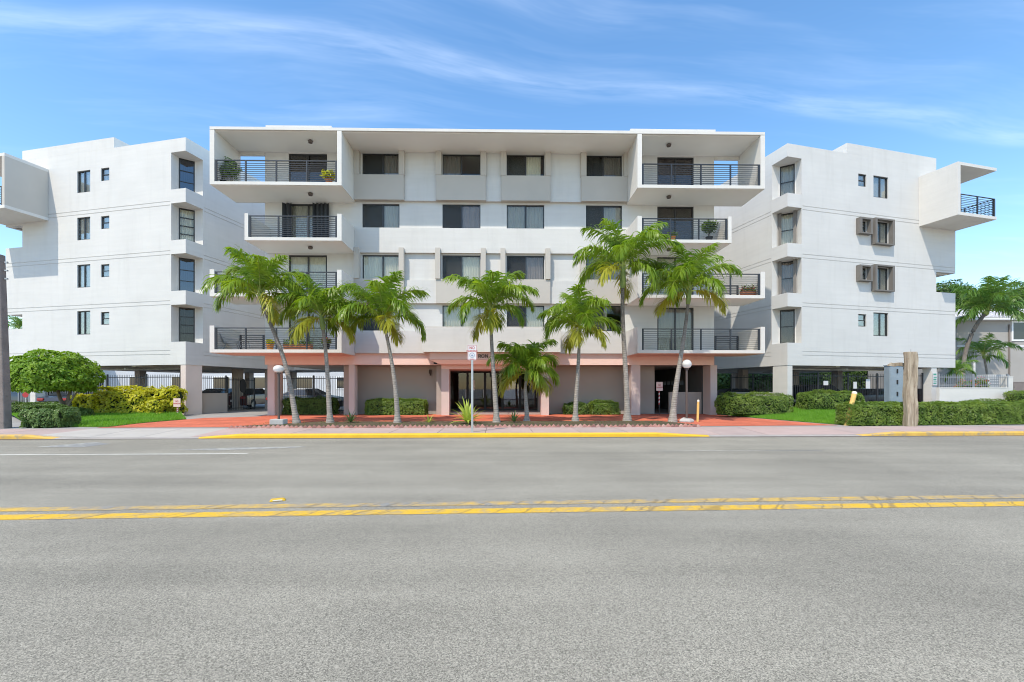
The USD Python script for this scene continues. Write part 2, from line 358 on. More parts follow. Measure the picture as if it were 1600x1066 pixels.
# asphalt: sun-bleached, with aggregate, patches and faint wheel bands
M["asphalt"] = usdkit.material(stage, L("asphalt"), {
    "g": ("geometry", {}),
    "sp": ("voronoi_texture", {"scale": 150.0, "randomness": 1.0}),
    "sp2": ("noise_texture", {"scale": 85.0, "detail": 4.0, "roughness": 0.7}),
    "big": ("noise_texture", {"scale": 0.35, "detail": 5.0, "roughness": 0.6}),
    "mp": ("mapping", {"rotation": (0, 0, -0.034), "scale": (0.07, 1.1, 1.0)}),
    "band": ("noise_texture", {"scale": 1.0, "detail": 4.0, "roughness": 0.55}),
    "sb": ("separate_color", {}),
    "rsp": ("map_range", {"from_min": 0.0, "from_max": 1.0, "to_min": 0.50, "to_max": 1.52}),
    "rn": ("map_range", {"from_min": 0.32, "from_max": 0.68, "to_min": 0.74, "to_max": 1.24}),
    "rb": ("map_range", {"from_min": 0.32, "from_max": 0.68, "to_min": 0.86, "to_max": 1.12}),
    "rw": ("map_range", {"from_min": 0.3, "from_max": 0.7, "to_min": 0.86, "to_max": 1.13}),
    "m1": ("math", {"math_type": "multiply"}), "m2": ("math", {"math_type": "multiply"}), "m3": ("math", {"math_type": "multiply"}),
    "pit": ("noise_texture", {"scale": 17.0, "detail": 6.0, "roughness": 0.75}),
    "rp": ("map_range", {"from_min": 0.63, "from_max": 0.70, "to_min": 0.0, "to_max": 0.45, "clamp": True}),
    "v": ("vector_math", {"math_type": "scale", "vector1": (0.262, 0.239, 0.190)}),
    "mx": ("mix", {"mix_type": "mix", "color2": (0.11, 0.105, 0.10)}),
    "b": ("bump", {"strength": 0.5, "distance": 0.006}),
    "p": ("principled_bsdf", {"roughness": 0.88, "specular_ior_level": 0.25}),
}, [("g.position", "sp.vector"), ("g.position", "sp2.vector"), ("g.position", "big.vector"), ("g.position", "mp.vector"), ("mp.vector", "band.vector"), ("g.position", "pit.vector"),
    ("sp.color", "sb.color"), ("sb.r", "rsp.value"), ("sp2.fac", "rn.value"), ("big.fac", "rb.value"), ("band.fac", "rw.value"),
    ("rsp.result", "m1.value1"), ("rn.result", "m1.value2"), ("m1.value", "m2.value1"), ("rb.result", "m2.value2"), ("m2.value", "m3.value1"), ("rw.result", "m3.value2"),
    ("m3.value", "v.scale"), ("v.vector", "mx.color1"), ("pit.fac", "rp.value"), ("rp.result", "mx.fac"), ("mx.color", "p.base_color"),
    ("sp2.fac", "b.height"), ("b.normal", "p.normal")], surface="p.BSDF")

def road_paint(name, col, wear0, wear1, cracks=False):
    """Worn road paint: the asphalt tone shows through where the paint has gone."""
    nodes = {
        "g": ("geometry", {}),
        "n": ("noise_texture", {"scale": 5.0, "detail": 8.0, "roughness": 0.72}),
        "nl": ("noise_texture", {"scale": 0.33, "detail": 2.0}),
        "ad": ("math", {"math_type": "multiply_add", "value2": 0.9}),
        "r": ("map_range", {"from_min": wear0, "from_max": wear1, "to_min": 0.0, "to_max": 1.0, "clamp": True}),
        "sp": ("noise_texture", {"scale": 60.0, "detail": 3.0}),
        "rs": ("map_range", {"from_min": 0.3, "from_max": 0.7, "to_min": 0.8, "to_max": 1.15}),
        "mx": ("mix", {"mix_type": "mix", "color1": (0.235, 0.23, 0.215), "color2": col}),
        "v": ("vector_math", {"math_type": "scale"}),
        "p": ("principled_bsdf", {"roughness": 0.8, "specular_ior_level": 0.3}),
    }
    links = [("g.position", "n.vector"), ("g.position", "nl.vector"), ("g.position", "sp.vector"), ("nl.fac", "ad.value1"), ("n.fac", "ad.value3"), ("ad.value", "r.value"),
             ("r.result", "mx.fac"), ("sp.fac", "rs.value"), ("mx.color", "v.vector1"), ("rs.result", "v.scale")]
    src = "v.vector"
    if cracks:
        nodes["mr"] = ("mapping", {"rotation": (0, 0, 0.55)})
        nodes["mp"] = ("mapping", {"scale": (1.0, 0.05, 1.0)})
        nodes["wb"] = ("noise_texture", {"scale": 6.0, "detail": 3.0})
        nodes["ws"] = ("vector_math", {"math_type": "multiply", "vector2": (0.16, 0.0, 0.0)})
        nodes["wa"] = ("vector_math", {"math_type": "add"})
        nodes["vo"] = ("voronoi_texture", {"feature": "distance_to_edge", "scale": 2.6, "randomness": 1.0})
        nodes["rc"] = ("map_range", {"from_min": 0.010, "from_max": 0.034, "to_min": 0.55, "to_max": 0.0, "clamp": True})
        nodes["mc"] = ("mix", {"mix_type": "mix", "color2": (0.13, 0.11, 0.08)})
        links += [("g.position", "wb.vector"), ("wb.color", "ws.vector1"), ("g.position", "wa.vector1"), ("ws.vector", "wa.vector2"), ("wa.vector", "mr.vector"), ("mr.vector", "mp.vector"), ("mp.vector", "vo.vector"), ("vo.distance", "rc.value"), ("rc.result", "mc.fac"), (src, "mc.color1")]
        src = "mc.color"
    links.append((src, "p.base_color"))
    return usdkit.material(stage, L(name), nodes, links, surface="p.BSDF")
M["yellow_bright"] = road_paint("road_yellow", (0.64, 0.385, 0.03), 0.64, 1.0, True)
M["yellow_worn"] = road_paint("road_yellow_worn", (0.60, 0.37, 0.055), 0.78, 1.12, True)
M["road_white"] = road_paint("road_white", (0.60, 0.57, 0.49), 0.55, 1.0)
M["road_faint"] = road_paint("road_white_faint", (0.50, 0.47, 0.39), 0.86, 1.2)

# red brick paving of the drive: small pavers in the material
M["red_paving"] = usdkit.material(stage, L("red_paving"), {
    "g": ("geometry", {}),
    "br": ("brick_texture", {"color1": (0.60, 0.158, 0.085), "color2": (0.50, 0.128, 0.070), "mortar": (0.34, 0.105, 0.066), "scale": 1.0, "mortar_size": 0.008, "mortar_smooth": 0.4,
                             "brick_width": 0.24, "row_height": 0.12}),
    "n": ("noise_texture", {"scale": 0.8, "detail": 6.0, "roughness": 0.65}),
    "r": ("map_range", {"from_min": 0.3, "from_max": 0.7, "to_min": 0.78, "to_max": 1.18}),
    "v": ("vector_math", {"math_type": "scale"}),
    "b": ("bump", {"strength": 0.4, "distance": 0.006}),
    "p": ("principled_bsdf", {"roughness": 0.85, "specular_ior_level": 0.25}),
}, [("g.position", "br.vector"), ("g.position", "n.vector"), ("n.fac", "r.value"), ("br.color", "v.vector1"), ("r.result", "v.scale"), ("v.vector", "p.base_color"), ("br.fac", "b.height"), ("b.normal", "p.normal")],
    surface="p.BSDF")
# palm trunks: grey with ring scars
M["trunk"] = usdkit.material(stage, L("palm_trunk"), {
    "g": ("geometry", {}),
    "sx": ("separate_xyz", {}),
    "w": ("noise_texture", {"scale": 3.0, "detail": 4.0}),
    "zz": ("math", {"math_type": "multiply", "value2": 66.0}),
    "za": ("math", {"math_type": "multiply_add", "value2": 9.0}),
    "si": ("math", {"math_type": "sine"}),
    "r": ("map_range", {"from_min": 0.45, "from_max": 1.0, "to_min": 0.0, "to_max": 0.32, "clamp": True}),
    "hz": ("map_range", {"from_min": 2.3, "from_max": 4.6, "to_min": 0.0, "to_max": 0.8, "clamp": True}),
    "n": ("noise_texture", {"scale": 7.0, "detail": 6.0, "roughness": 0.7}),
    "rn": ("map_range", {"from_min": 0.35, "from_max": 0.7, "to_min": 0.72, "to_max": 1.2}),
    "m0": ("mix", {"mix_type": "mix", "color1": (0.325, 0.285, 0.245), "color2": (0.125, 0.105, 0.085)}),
    "m1": ("mix", {"mix_type": "mix", "color2": (0.115, 0.09, 0.07)}),
    "v": ("vector_math", {"math_type": "scale"}),
    "b": ("bump", {"strength": 0.3, "distance": 0.012}),
    "p": ("principled_bsdf", {"roughness": 0.9, "specular_ior_level": 0.2}),
}, [("g.position", "sx.vector"), ("g.position", "w.vector"), ("g.position", "n.vector"), ("sx.z", "zz.value1"), ("w.fac", "za.value1"), ("zz.value", "za.value3"), ("za.value", "si.value1"),
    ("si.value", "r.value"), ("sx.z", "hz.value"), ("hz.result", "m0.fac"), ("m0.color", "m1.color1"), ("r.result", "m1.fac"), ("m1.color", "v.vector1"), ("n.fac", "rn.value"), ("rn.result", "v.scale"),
    ("v.vector", "p.base_color"), ("si.value", "b.height"), ("b.normal", "p.normal")], surface="p.BSDF")
# weathered timber
M["timber"] = usdkit.material(stage, L("weathered_timber"), {
    "g": ("geometry", {}),
    "mp": ("mapping", {"scale": (15.0, 15.0, 1.3)}),
    "n": ("noise_texture", {"scale": 1.0, "detail": 8.0, "roughness": 0.68, "distortion": 0.6}),
    "rp": ("rgb_ramp", {"ramp": [(0.25, (0.10, 0.075, 0.050)), (0.45, (0.30, 0.235, 0.165)), (0.62, (0.44, 0.37, 0.275)), (0.85, (0.54, 0.47, 0.37))]}),
    "k": ("noise_texture", {"scale": 3.4, "detail": 3.0}),
    "rk": ("map_range", {"from_min": 0.62, "from_max": 0.75, "to_min": 0.0, "to_max": 0.6, "clamp": True}),
    "mx": ("mix", {"mix_type": "mix", "color2": (0.16, 0.095, 0.055)}),
    "b": ("bump", {"strength": 0.7, "distance": 0.02}),
    "p": ("principled_bsdf", {"roughness": 0.9, "specular_ior_level": 0.2}),
}, [("g.position", "mp.vector"), ("mp.vector", "n.vector"), ("n.fac", "rp.fac"), ("g.position", "k.vector"), ("k.fac", "rk.value"), ("rp.color", "mx.color1"), ("rk.result", "mx.fac"), ("mx.color", "p.base_color"),
    ("n.fac", "b.height"), ("b.normal", "p.normal")], surface="p.BSDF")

# ------------------------------------------------------------------ the ground, road, kerb, sidewalk
ROAD_T = math.radians(1.95)                 # the street runs slightly off square to the view
rc, rs = math.cos(ROAD_T), math.sin(ROAD_T)
def st(a, b):
    """Street frame -> world: a along the street, b across it (towards the building)."""
    return (a * rc - b * rs, a * rs + b * rc)
def strip(a0, a1, b0, b1, z):
    return sheet([st(a0, b0), st(a1, b0), st(a1, b1), st(a0, b1)], z)
def sblock(a0, a1, b0, b1, z0, z1):
    return prism([st(a0, b0), st(a1, b0), st(a1, b1), st(a0, b1)], z0, z1)
KERB_B = 14.62                               # far kerb face
WALK_B = 16.75                               # back of the sidewalk
obj("ground", sheet([(-420, -420), (420, -420), (420, 420), (-420, 420)], -0.02), M["concrete"], kind="structure")
obj("road", strip(-300, 300, -5.2, KERB_B + 0.05, 0.0), M["asphalt"], kind="structure")
obj("near_sidewalk", sblock(-300, 300, -7.6, -5.2, -0.02, 0.13), M["walk_pink"], kind="structure")

# road markings (sheets 4 mm above the asphalt)
YT = math.radians(2.85)
def ystrip(x0, x1, y0, y1, z):
    c, s = math.cos(YT), math.sin(YT)
    q = lambda x, y: (x * c - (y) * s, x * s + y * c)
    return sheet([q(x0, y0), q(x1, y0), q(x1, y1), q(x0, y1)], z)
obj("yellow_line", ystrip(-60, 60, 5.80, 6.03, 0.004), M["yellow_bright"], kind="structure")
YT = math.radians(2.95)
obj("yellow_line", ystrip(-60, 60, 6.20, 6.40, 0.004), M["yellow_worn"], kind="structure")
ya = ground(0, 711, 0)
obj("white_line", strip(-24, ground(410, 709.5, 0)[0], ya[1] * rc - ya[0] * rs - 0.06, ya[1] * rc - ya[0] * rs + 0.06, 0.004), M["road_white"], kind="structure")
yb = ground(1170, 704.5, 0)
obj("white_line", strip(ground(1045, 704.5, 0)[0], ground(1305, 703, 0)[0], yb[1] * rc - yb[0] * rs - 0.035, yb[1] * rc - yb[0] * rs + 0.035, 0.004), M["road_faint"], kind="structure")
for pts in ([(55, 699), (130, 699), (172, 694), (150, 691), (100, 695)], [(270, 703), (340, 704), (460, 700), (480, 697.5), (380, 699.5)]):
    obj("faded_marking", sheet([tuple(ground(u, v, 0)[:2]) for u, v in pts], 0.004), M["road_faint"], kind="structure")

# sidewalk slabs, laid one by one over a darker joint bed
def part_loop(parent, specs):
    for nm, mesh, mt in specs:
        obj(nm, mesh, mt, parent)
ka = lambda u: ground(u, 683, 0.05)[0]
KP = [(-60, 0.13), (ka(70), 0.13), (ka(118), 0.035), (ka(335), 0.035), (ka(395), 0.13), (ka(1060), 0.13), (ka(1145), 0.035), (ka(1395), 0.035), (ka(1460), 0.13), (70, 0.13)]
def kz(a_):
    return float(np.interp(a_, [p[0] for p in KP], [p[1] for p in KP]))
def slab_mesh(a0, a1, lift=0.0):
    p = []
    for a_ in (a0, a1):
        for b_, z_ in ((KERB_B + 0.185, kz(a_) + 0.003), (WALK_B - 0.004, 0.131)):
            p += [(*st(a_, b_), z_ + lift), (*st(a_, b_), -0.015)]
    return Manifold.hull_points(np.array(p))
walk = node("sidewalk", kind="structure")
obj("bed", sblock(-46, 52, KERB_B + 0.17, WALK_B, -0.02, -0.010), M["walk_joint"], walk)
a = -30.0
i = 0
aL0, aL1 = ground(165, 676, 0.13)[0], ground(335, 676, 0.13)[0]
while a < 34:
    w = 1.56
    grey = aL0 - 0.4 < a + w / 2 < aL1 + 0.4
    mt = M["walk_grey"] if grey else M[["walk_pink", "walk_pink_b"][(i * 7) % 3 == 0]]
    obj("slab", slab_mesh(a + 0.008, a + w - 0.008, 0.002 * ((i * 5) % 3)), mt, walk)
    a += w
    i += 1
obj("slab", slab_mesh(-46, -30.01), M["walk_pink"], walk)
obj("slab", slab_mesh(a, 52), M["walk_pink"], walk)

# kerb: full-height yellow stretches that taper down to dropped kerbs at the two driveway mouths
def kerb_piece(stations, mt, nm="kerb"):
    """stations: (a, top z) along the street."""
    v, f = [], []
    for a_, zt in stations:
        prof = [(KERB_B, -0.03), (KERB_B, zt - 0.035), (KERB_B + 0.012, zt - 0.012), (KERB_B + 0.04, zt), (KERB_B + 0.18, zt + 0.004), (KERB_B + 0.18, -0.03)]
        v += [(*st(a_, b), z) for b, z in prof]
    n = 6
    for k in range(len(stations) - 1):
        for j in range(n):
            p, q = k * n + j, k * n + (j + 1) % n
            f.append((p, p + n, q + n)); f.append((p, q + n, q))
    e = (len(stations) - 1) * n
    for j in range(1, n - 1):
        f.append((0, j, j + 1)); f.append((e, e + j + 1, e + j))
    m = trimesh.Trimesh(v, f, process=False)
    if m.volume < 0:
        m.invert()
    return m
ka = lambda u: ground(u, 683, 0.05)[0]
kerb = node("kerb", kind="structure")
obj("kerb_piece", kerb_piece([(-46, 0.13), (ka(70), 0.13), (ka(118), 0.035)], M["kerb_worn"]), M["kerb_worn"], kerb)
obj("kerb_piece", kerb_piece([(ka(118), 0.035), (ka(335), 0.035)], M["kerb"]), M["kerb"], kerb)
obj("kerb_piece", kerb_piece([(ka(335), 0.035), (ka(395), 0.13), (ka(1060), 0.13), (ka(1145), 0.035)], M["kerb_yellow"]), M["kerb_yellow"], kerb)
obj("kerb_piece", kerb_piece([(ka(1145), 0.035), (ka(1395), 0.035)], M["kerb"]), M["kerb"], kerb)
obj("kerb_piece", kerb_piece([(ka(1395), 0.035), (ka(1460), 0.13), (52, 0.13)], M["kerb_worn"]), M["kerb_worn"], kerb)
obj("gutter", strip(-60, 60, KERB_B - 0.16, KERB_B + 0.02, 0.006), M["walk_joint"], kind="structure")

# the plot behind the sidewalk
obj("forecourt", prism([st(-60, WALK_B), st(60, WALK_B), st(60, 62), st(-60, 62)], -0.02, 0.118), M["garage_floor"], kind="structure")
strip_front = WALK_B + 0.06
def gp(u, v, z=0.13):
    p = ground(u, v, z)
    return (p[0], p[1])
back = [tuple(to_world(lx, 0.9)[:2]) for lx in (11.6, 5, 0, -5, -12.0)]
drive_poly = [gp(150, 668.3), gp(300, 667.5), gp(800, 666.8), gp(1100, 665.8), gp(1310, 664.4), gp(1250, 659.5), gp(1180, 653.5), gp(1130, 648.5), gp(1108, 646.5)] + back + [gp(400, 651), gp(320, 653), gp(290, 655.5), gp(230, 660.5)]
obj("red_drive", sheet(drive_poly, 0.126), M["red_paving"], kind="structure")

# lawns: slightly raised ground plus blades
def lawn(name, front, rear, z0, z1, n, seed):
    """A grassed bank rising from the front edge to the rear edge (two point lists, left to right)."""
    fr, re_ = np.array(front, float), np.array(rear, float)
    def resample(p, k):
        q = np.r_[0, np.cumsum(np.linalg.norm(np.diff(p, axis=0), axis=1))]
        t = np.linspace(0, q[-1], k)
        return np.c_[np.interp(t, q, p[:, 0]), np.interp(t, q, p[:, 1])]
    k, m = 40, 14
    A, Bk = resample(fr, k), resample(re_, k)
    t = np.linspace(0, 1, m)[:, None, None]
    XY = A[None] * (1 - t) + Bk[None] * t
    Z = z0 + (z1 - z0) * (t[..., 0] ** 1.2) + (meshkit.fbm(np.concatenate([XY * 0.9, np.zeros((m, k, 1))], -1), 3, seed) - 0.5) * 0.06 * np.minimum(1, t[..., 0] * 6)
    V = np.concatenate([XY, Z[..., None]], -1).reshape(-1, 3)
    a_, b_ = np.meshgrid(np.arange(m - 1), np.arange(k - 1), indexing="ij")
    q0 = (a_ * k + b_).ravel()
    F_ = np.r_[np.c_[q0, q0 + 1, q0 + k + 1], np.c_[q0, q0 + k + 1, q0 + k]]
    rim = [V.reshape(m, k, 3)[0], V.reshape(m, k, 3)[-1]]
    sk, fk = [V], [F_]
    for e in rim:
        low = e.copy(); low[:, 2] = 0.1
        o_ = sum(len(x) for x in sk)
        sk.append(np.r_[e, low])
        h = np.arange(k - 1)
        fk.append(np.r_[np.c_[h, h + 1, k + h + 1], np.c_[h, k + h + 1, k + h]] + o_)
    obj(name + "_ground", trimesh.Trimesh(np.vstack(sk), np.vstack(fk), process=False), M["lawn_soil"], kind="structure")
    r = np.random.default_rng(seed)
    tri = trimesh.Trimesh(V, F_, process=False)
    ar = tri.area_faces
    fi = r.choice(len(F_), n, p=ar / ar.sum())
    u_ = r.uniform(0, 1, (n, 2)); u_ = np.where(u_.sum(1, keepdims=True) > 1, 1 - u_, u_)
    T0 = V[F_[fi]]
    b = T0[:, 0] + (T0[:, 1] - T0[:, 0]) * u_[:, :1] + (T0[:, 2] - T0[:, 0]) * u_[:, 1:]
    h = r.uniform(0.04, 0.13, n) * (0.5 + 1.0 * meshkit.noise(b * 2.3, seed))
    ang = r.uniform(0, 2 * PI, n)
    sd = np.c_[np.cos(ang), np.sin(ang), np.zeros(n)] * 0.011
    lean = np.c_[r.normal(0, 0.04, (n, 2)), h]
    v = np.stack([b - sd, b + sd, b + lean], 1).reshape(-1, 3)
    obj("grass", trimesh.Trimesh(v, np.arange(len(v)).reshape(-1, 3), process=False), M["grass"], kind="stuff")
lawn("left_lawn", [gp(50, 667.0), gp(80, 667.0), gp(170, 667.2), gp(230, 660.2), gp(291, 655.2)], [to_world(*q)[:2] for q in ((-29.0, 2.9), (-24, 1.9), (-20, 0.95), (-16.8, 0.25))], 0.14, 0.40, 38000, 3)
lawn("right_lawn", [gp(1112, 647.0), gp(1132, 648.2), gp(1182, 653.2), gp(1252, 659), gp(1312, 663.6), gp(1332, 664)], [to_world(*q)[:2] for q in ((12.6, 0.6), (16.4, 0.2), (19, 0.8), (23.5, 1.6))], 0.14, 0.50, 44000, 4)

# palm bed: soil with a saw-tooth edging of bricks set on the slant
bed = node("palm_bed", kind="structure")
b0, b1 = WALK_B + 0.12, ground(800, 658.0, 0.15)[1] - 0.55
bedL, bedR = ground(405, 666, 0.13)[0], ground(1102, 664, 0.13)[0]
obj("soil", prism([st(bedL, b0), st(bedR, b0), st(bedR + 0.2, b0 + 0.5), st(bedR - 0.6, b1 + 0.3), st(bedL + 2.2, b1 + 0.3), st(bedL, b0 + 0.5)], 0.10, 0.165), M["soil"], bed)
na = int((bedR - bedL) / 0.165)
for k in range(na):
    aa = bedL + (k + 0.5) * (bedR - bedL) / na
    m = tm(rbox(-0.085, 0.085, -0.045, 0.045, -0.085, 0.085, 0.006, 4))
    m = moved(m, ry=PI / 4 + rnd.uniform(-0.16, 0.16))
    x, y = st(aa, WALK_B + 0.07)
    m = moved(m, (x, y, 0.128 + rnd.uniform(-0.022, 0.016)), rz=ROAD_T + rnd.uniform(-0.08, 0.08))
    obj("edging_brick", m, M[["edge_brick", "edge_brick", "edge_brick_b", "edge_brick_c"][rnd.randrange(4)]], bed)
# leaf litter on the bed
nl = 2600
la = rng.uniform(bedL, bedR, nl); lb = rng.uniform(b0 + 0.06, b1 + 0.25, nl)
lp = np.array([(*st(p, q), 0.170) for p, q in zip(la, lb)])
an = rng.uniform(0, 2 * PI, nl); s_ = rng.uniform(0.02, 0.05, nl)
d1 = np.c_[np.cos(an), np.sin(an), rng.uniform(-0.1, 0.6, nl)] * s_[:, None]; d2 = np.c_[-np.sin(an), np.cos(an), rng.uniform(-0.2, 0.2, nl)] * (s_ * 0.5)[:, None]
v = np.stack([lp - d1 * 0.1, lp + d2, lp + d1, lp - d2], 1).reshape(-1, 3)
f = (np.arange(nl)[:, None, None] * 4 + np.array([[0, 1, 2], [0, 2, 3]])[None]).reshape(-1, 3)
obj("ground_cover", trimesh.Trimesh(v, f, process=False), M["croton_low"], kind="stuff")

# raised road marker
rm = ground(434, 782.5, 0.0)
mk = node("road_marker", (rm[0], rm[1], 0.004), 24, label="small yellow raised reflector stuck on the asphalt beside the double yellow line", cat="road marker")
obj("body", Manifold.batch_hull([bx(-0.10, 0.10, -0.055, 0.055, 0, 0.004), bx(-0.07, 0.07, -0.04, 0.04, 0.022, 0.026)]), M["yellow_bright"], mk)
obj("reflector", bx(-0.06, 0.06, -0.058, -0.046, 0.006, 0.018), M["cap"], mk)

# ------------------------------------------------------------------ the apartment building
B = node("apartment_building", (OX, OY, 0), math.degrees(TH),
         label="white five-storey apartment block with angled wings, box balconies and pink ground floor", cat="apartment building")
def bpart(name, mesh, mat, parent=B, **kw):
    return obj(name, mesh, mat, parent, **kw)
def plane(o, e, n):
    """3x4 transform: plane coords (s along e, t into the wall along n, z) -> building coords."""
    return np.array([[e[0], n[0], 0, o[0]], [e[1], n[1], 0, o[1]], [0, 0, 1, 0]], float)
FRONT = plane((0, 0), (1, 0), (0, 1))
G0 = 0.13                                     # floor level of the ground storey
FL = [3.47, 6.21, 8.95, 11.66]                # storey floor levels (second to fifth)
ROOF = 14.2

def zigzag(x0, x1, z0, z1, y, pitch=0.085, dpt=0.03, seed=0):
    """Vertical blind: one folded sheet."""
    n = max(2, int((x1 - x0) / pitch))
    r = np.random.default_rng(seed)
    xs = np.linspace(x0, x1, n * 2 + 1)
    ys = y + np.where(np.arange(n * 2 + 1) % 2, dpt, -dpt) * r.uniform(0.5, 1.2, n * 2 + 1)
    v = np.r_[np.c_[xs, ys, np.full(len(xs), z0)], np.c_[xs, ys, np.full(len(xs), z1)]]
    m = len(xs)
    k = np.arange(m - 1)
    return v, np.r_[np.c_[k, k + 1, m + k + 1], np.c_[k, m + k + 1, m + k]]

wn = [0]
def window(T, s0, s1, z0, z1, blind="blind", rec=0.09, split="v", frame="frame", pane="glass", mull=None, cover=1.0, name="window", parent=B, fw=0.05, screen=False):
    """A window part: frame, two panes and what hangs behind them. T: wall plane."""
    wn[0] += 1
    p = node(name, parent=parent)
    ap = lambda m: (m.transform(T) if isinstance(m, Manifold) else None)
    fr = bx(s0, s1, rec, rec + 0.07, z0, z1) - bx(s0 + fw, s1 - fw, rec - 1, rec + 1, z0 + fw, z1 - fw)
    obj("frame", ap(fr), M[frame], p)
    c = (s0 + s1) / 2 if mull is None else s0 + (s1 - s0) * mull
    if split == "v":
        obj("mullion", ap(bx(c - 0.035, c + 0.035, rec - 0.008, rec + 0.06, z0 + fw, z1 - fw)), M[frame], p)
        obj("pane", ap(bx(s0 + fw, c - 0.035, rec + 0.022, rec + 0.030, z0 + fw, z1 - fw)), M[pane], p)
        if screen:
            obj("insect_screen", ap(bx(s0 + fw, c - 0.035, rec + 0.006, rec + 0.010, z0 + fw, z1 - fw)), M["screen"], p)
        obj("pane", ap(bx(c + 0.035, s1 - fw, rec + 0.042, rec + 0.050, z0 + fw, z1 - fw)), M[pane], p)
    else:
        rows = split if isinstance(split, int) else 2
        hs = np.linspace(z0 + fw, z1 - fw, rows + 1)
        for k in range(rows):
            obj("pane", ap(bx(s0 + fw, s1 - fw, rec + 0.022 + 0.012 * (k % 2), rec + 0.030 + 0.012 * (k % 2), hs[k] + (0.02 if k else 0), hs[k + 1] - (0.02 if k < rows - 1 else 0))), M[pane], p)
            if k:
                obj("rail", ap(bx(s0 + fw, s1 - fw, rec - 0.004, rec + 0.06, hs[k] - 0.02, hs[k] + 0.02)), M[frame], p)
    if blind:
        e0, e1 = s0 + fw, s0 + fw + (s1 - s0 - 2 * fw) * cover
        v, f = zigzag(e0, e1, z0 + 0.03, z1 - 0.04, rec + 0.115, seed=wn[0])
        v = (T @ np.c_[v, np.ones(len(v))].T).T
        obj("blind", trimesh.Trimesh(v, f, process=False), M[blind], p)
    return p

# --- main wall: a panel with real openings
cols = [(-6.92, -4.94), (-2.64, -0.60), (0.82, 2.84), (5.10, 7.06)]
sill = [4.66, 7.39, 10.15, 12.90]
head = [6.03, 8.72, 11.46, 14.16]
doors = {-1: (lx_at(451), lx_at(511)), 1: (lx_at(1027), lx_at(1084))}
EDGE = 12.08
holes = []
for k in range(4):
    for (a0, a1) in cols:
        holes.append(bx(a0, a1, -1, 1, sill[k], head[k]))
    for sx in (-1, 1):
        d0, d1 = doors[sx]
        holes.append(bx(d0, d1, -1, 1, FL[k] + 0.03, FL[k] + 2.50 - (0.05 if k == 3 else 0.02)))
wall = bx(-EDGE, EDGE, 0, 0.25, 3.43, ROOF)
wall = wall - Manifold.compose(holes)
bpart("main_wall", wall, M["white"])
# side and rear walls, floors, roof deck
for sx in (-1, 1):
    bpart("side_wall", bx(*sorted((sx * EDGE, sx * (EDGE - 0.25))), 0.25, 13.0, 2.85, 15.2), M["white"])
bpart("rear_wall", bx(-EDGE + 0.25, EDGE - 0.25, 12.75, 13.0, 2.85, 15.2), M["white"])
for k in range(4):
    bpart("floor_slab", bx(-EDGE + 0.25, EDGE - 0.25, 0.25, 12.75, FL[k] - 0.2, FL[k]), M["cream"])
bpart("room_wall", bx(-EDGE + 0.3, EDGE - 0.3, 3.4, 3.5, 3.47, ROOF), M["shade_int"])  # near-black backing, room shade put into its colour
bpart("roof_deck", bx(-EDGE + 0.25, EDGE - 0.25, 0.25, 12.75, ROOF, ROOF + 0.25), M["warm"])
bpart("parapet", bx(-EDGE, EDGE, 0.0, 0.25, ROOF + 0.13, 14.95), M["white"])
for (u0, u1, v_) in ((415, 518, 196.3), (985, 1118, 202.0)):
    a0, a1 = lx_at(u0, -0.02), lx_at(u1, -0.02)
    bpart("roof_upstand", bx(a0, a1, -0.02, 0.30, ROOF + 0.13, lz_at((u0 + u1) / 2, v_, -0.02)), M["white"])
# roof overhang between and over the box balconies
FY = -2.1
OUT, INN, NAR, ST = 13.66, 7.28, 11.98, 0.22
bpart("roof_slab", bx(-OUT, OUT, FY, 0.02, 14.19, 14.325), M["warm"])
bpart("roof_soffit", bx(-OUT + 0.12, OUT - 0.12, FY + 0.12, -0.004, 14.17, 14.1895), M["lifted_ceiling"])  # added panel, paler than the slab to lift its shaded underside

# fifth floor relief: proud spandrels and fins
gap = []
prev = -7.28
for n_, (a0, a1) in enumerate(cols):
    p0, p1 = a0 - 0.30, a1 + 0.30
    if n_ == 0: p0 = -7.27
    if n_ == 3: p1 = 7.27
    bpart("spandrel_panel", bx(p0, p1, -0.30, -0.002, 11.57, 12.90), M["grey"])
    for (f0, f1) in ((a0 - 0.32, a0 - 0.03), (a1 + 0.03, a1 + 0.32)):
        if n_ == 0 and f0 < a0: f0, f1 = a0 - 0.34, a0 - 0.08
        bpart("fin", bx(f0, f1, -0.32, -0.003, 12.903, 14.168), M["grey"])
    gap.append((p0, p1))
for k in range(3):
    bpart("wall_band", bx(gap[k][1] + 0.003, gap[k + 1][0] - 0.003, -0.16, -0.002, 11.572, 12.86), M["white"])
    bpart("wall_panel", bx(gap[k][1] + 0.003, gap[k + 1][0] - 0.003, -0.10, -0.002, 12.863, 14.165), M["white"])
# fourth floor: proud band under the windows
bpart("wall_band", bx(-7.27, 7.27, -0.16, -0.002, 8.80, 10.13), M["white"])
# third floor fins, grey panels under windows and white bays between
gap3 = []
for n_, (a0, a1) in enumerate(cols):
    p0, p1 = a0 - 0.30, a1 + 0.30
    bpart("spandrel_panel", bx(p0 if n_ else -7.27, p1 if n_ < 3 else 7.27, -0.29, -0.002, 6.10, 7.38), M["grey"])
    for (f0, f1) in ((a0 - 0.34, a0 - 0.08), (a1 + 0.04, a1 + 0.30)):
        bpart("fin", bx(f0, f1, -0.36, -0.003, 7.383, 9.02), M["grey"])
    gap3.append((p0, p1))
for k in range(3):
    bpart("wall_band", bx(gap3[k][1] + 0.003, gap3[k + 1][0] - 0.003, -0.16, -0.002, 6.11, 7.34), M["white"])
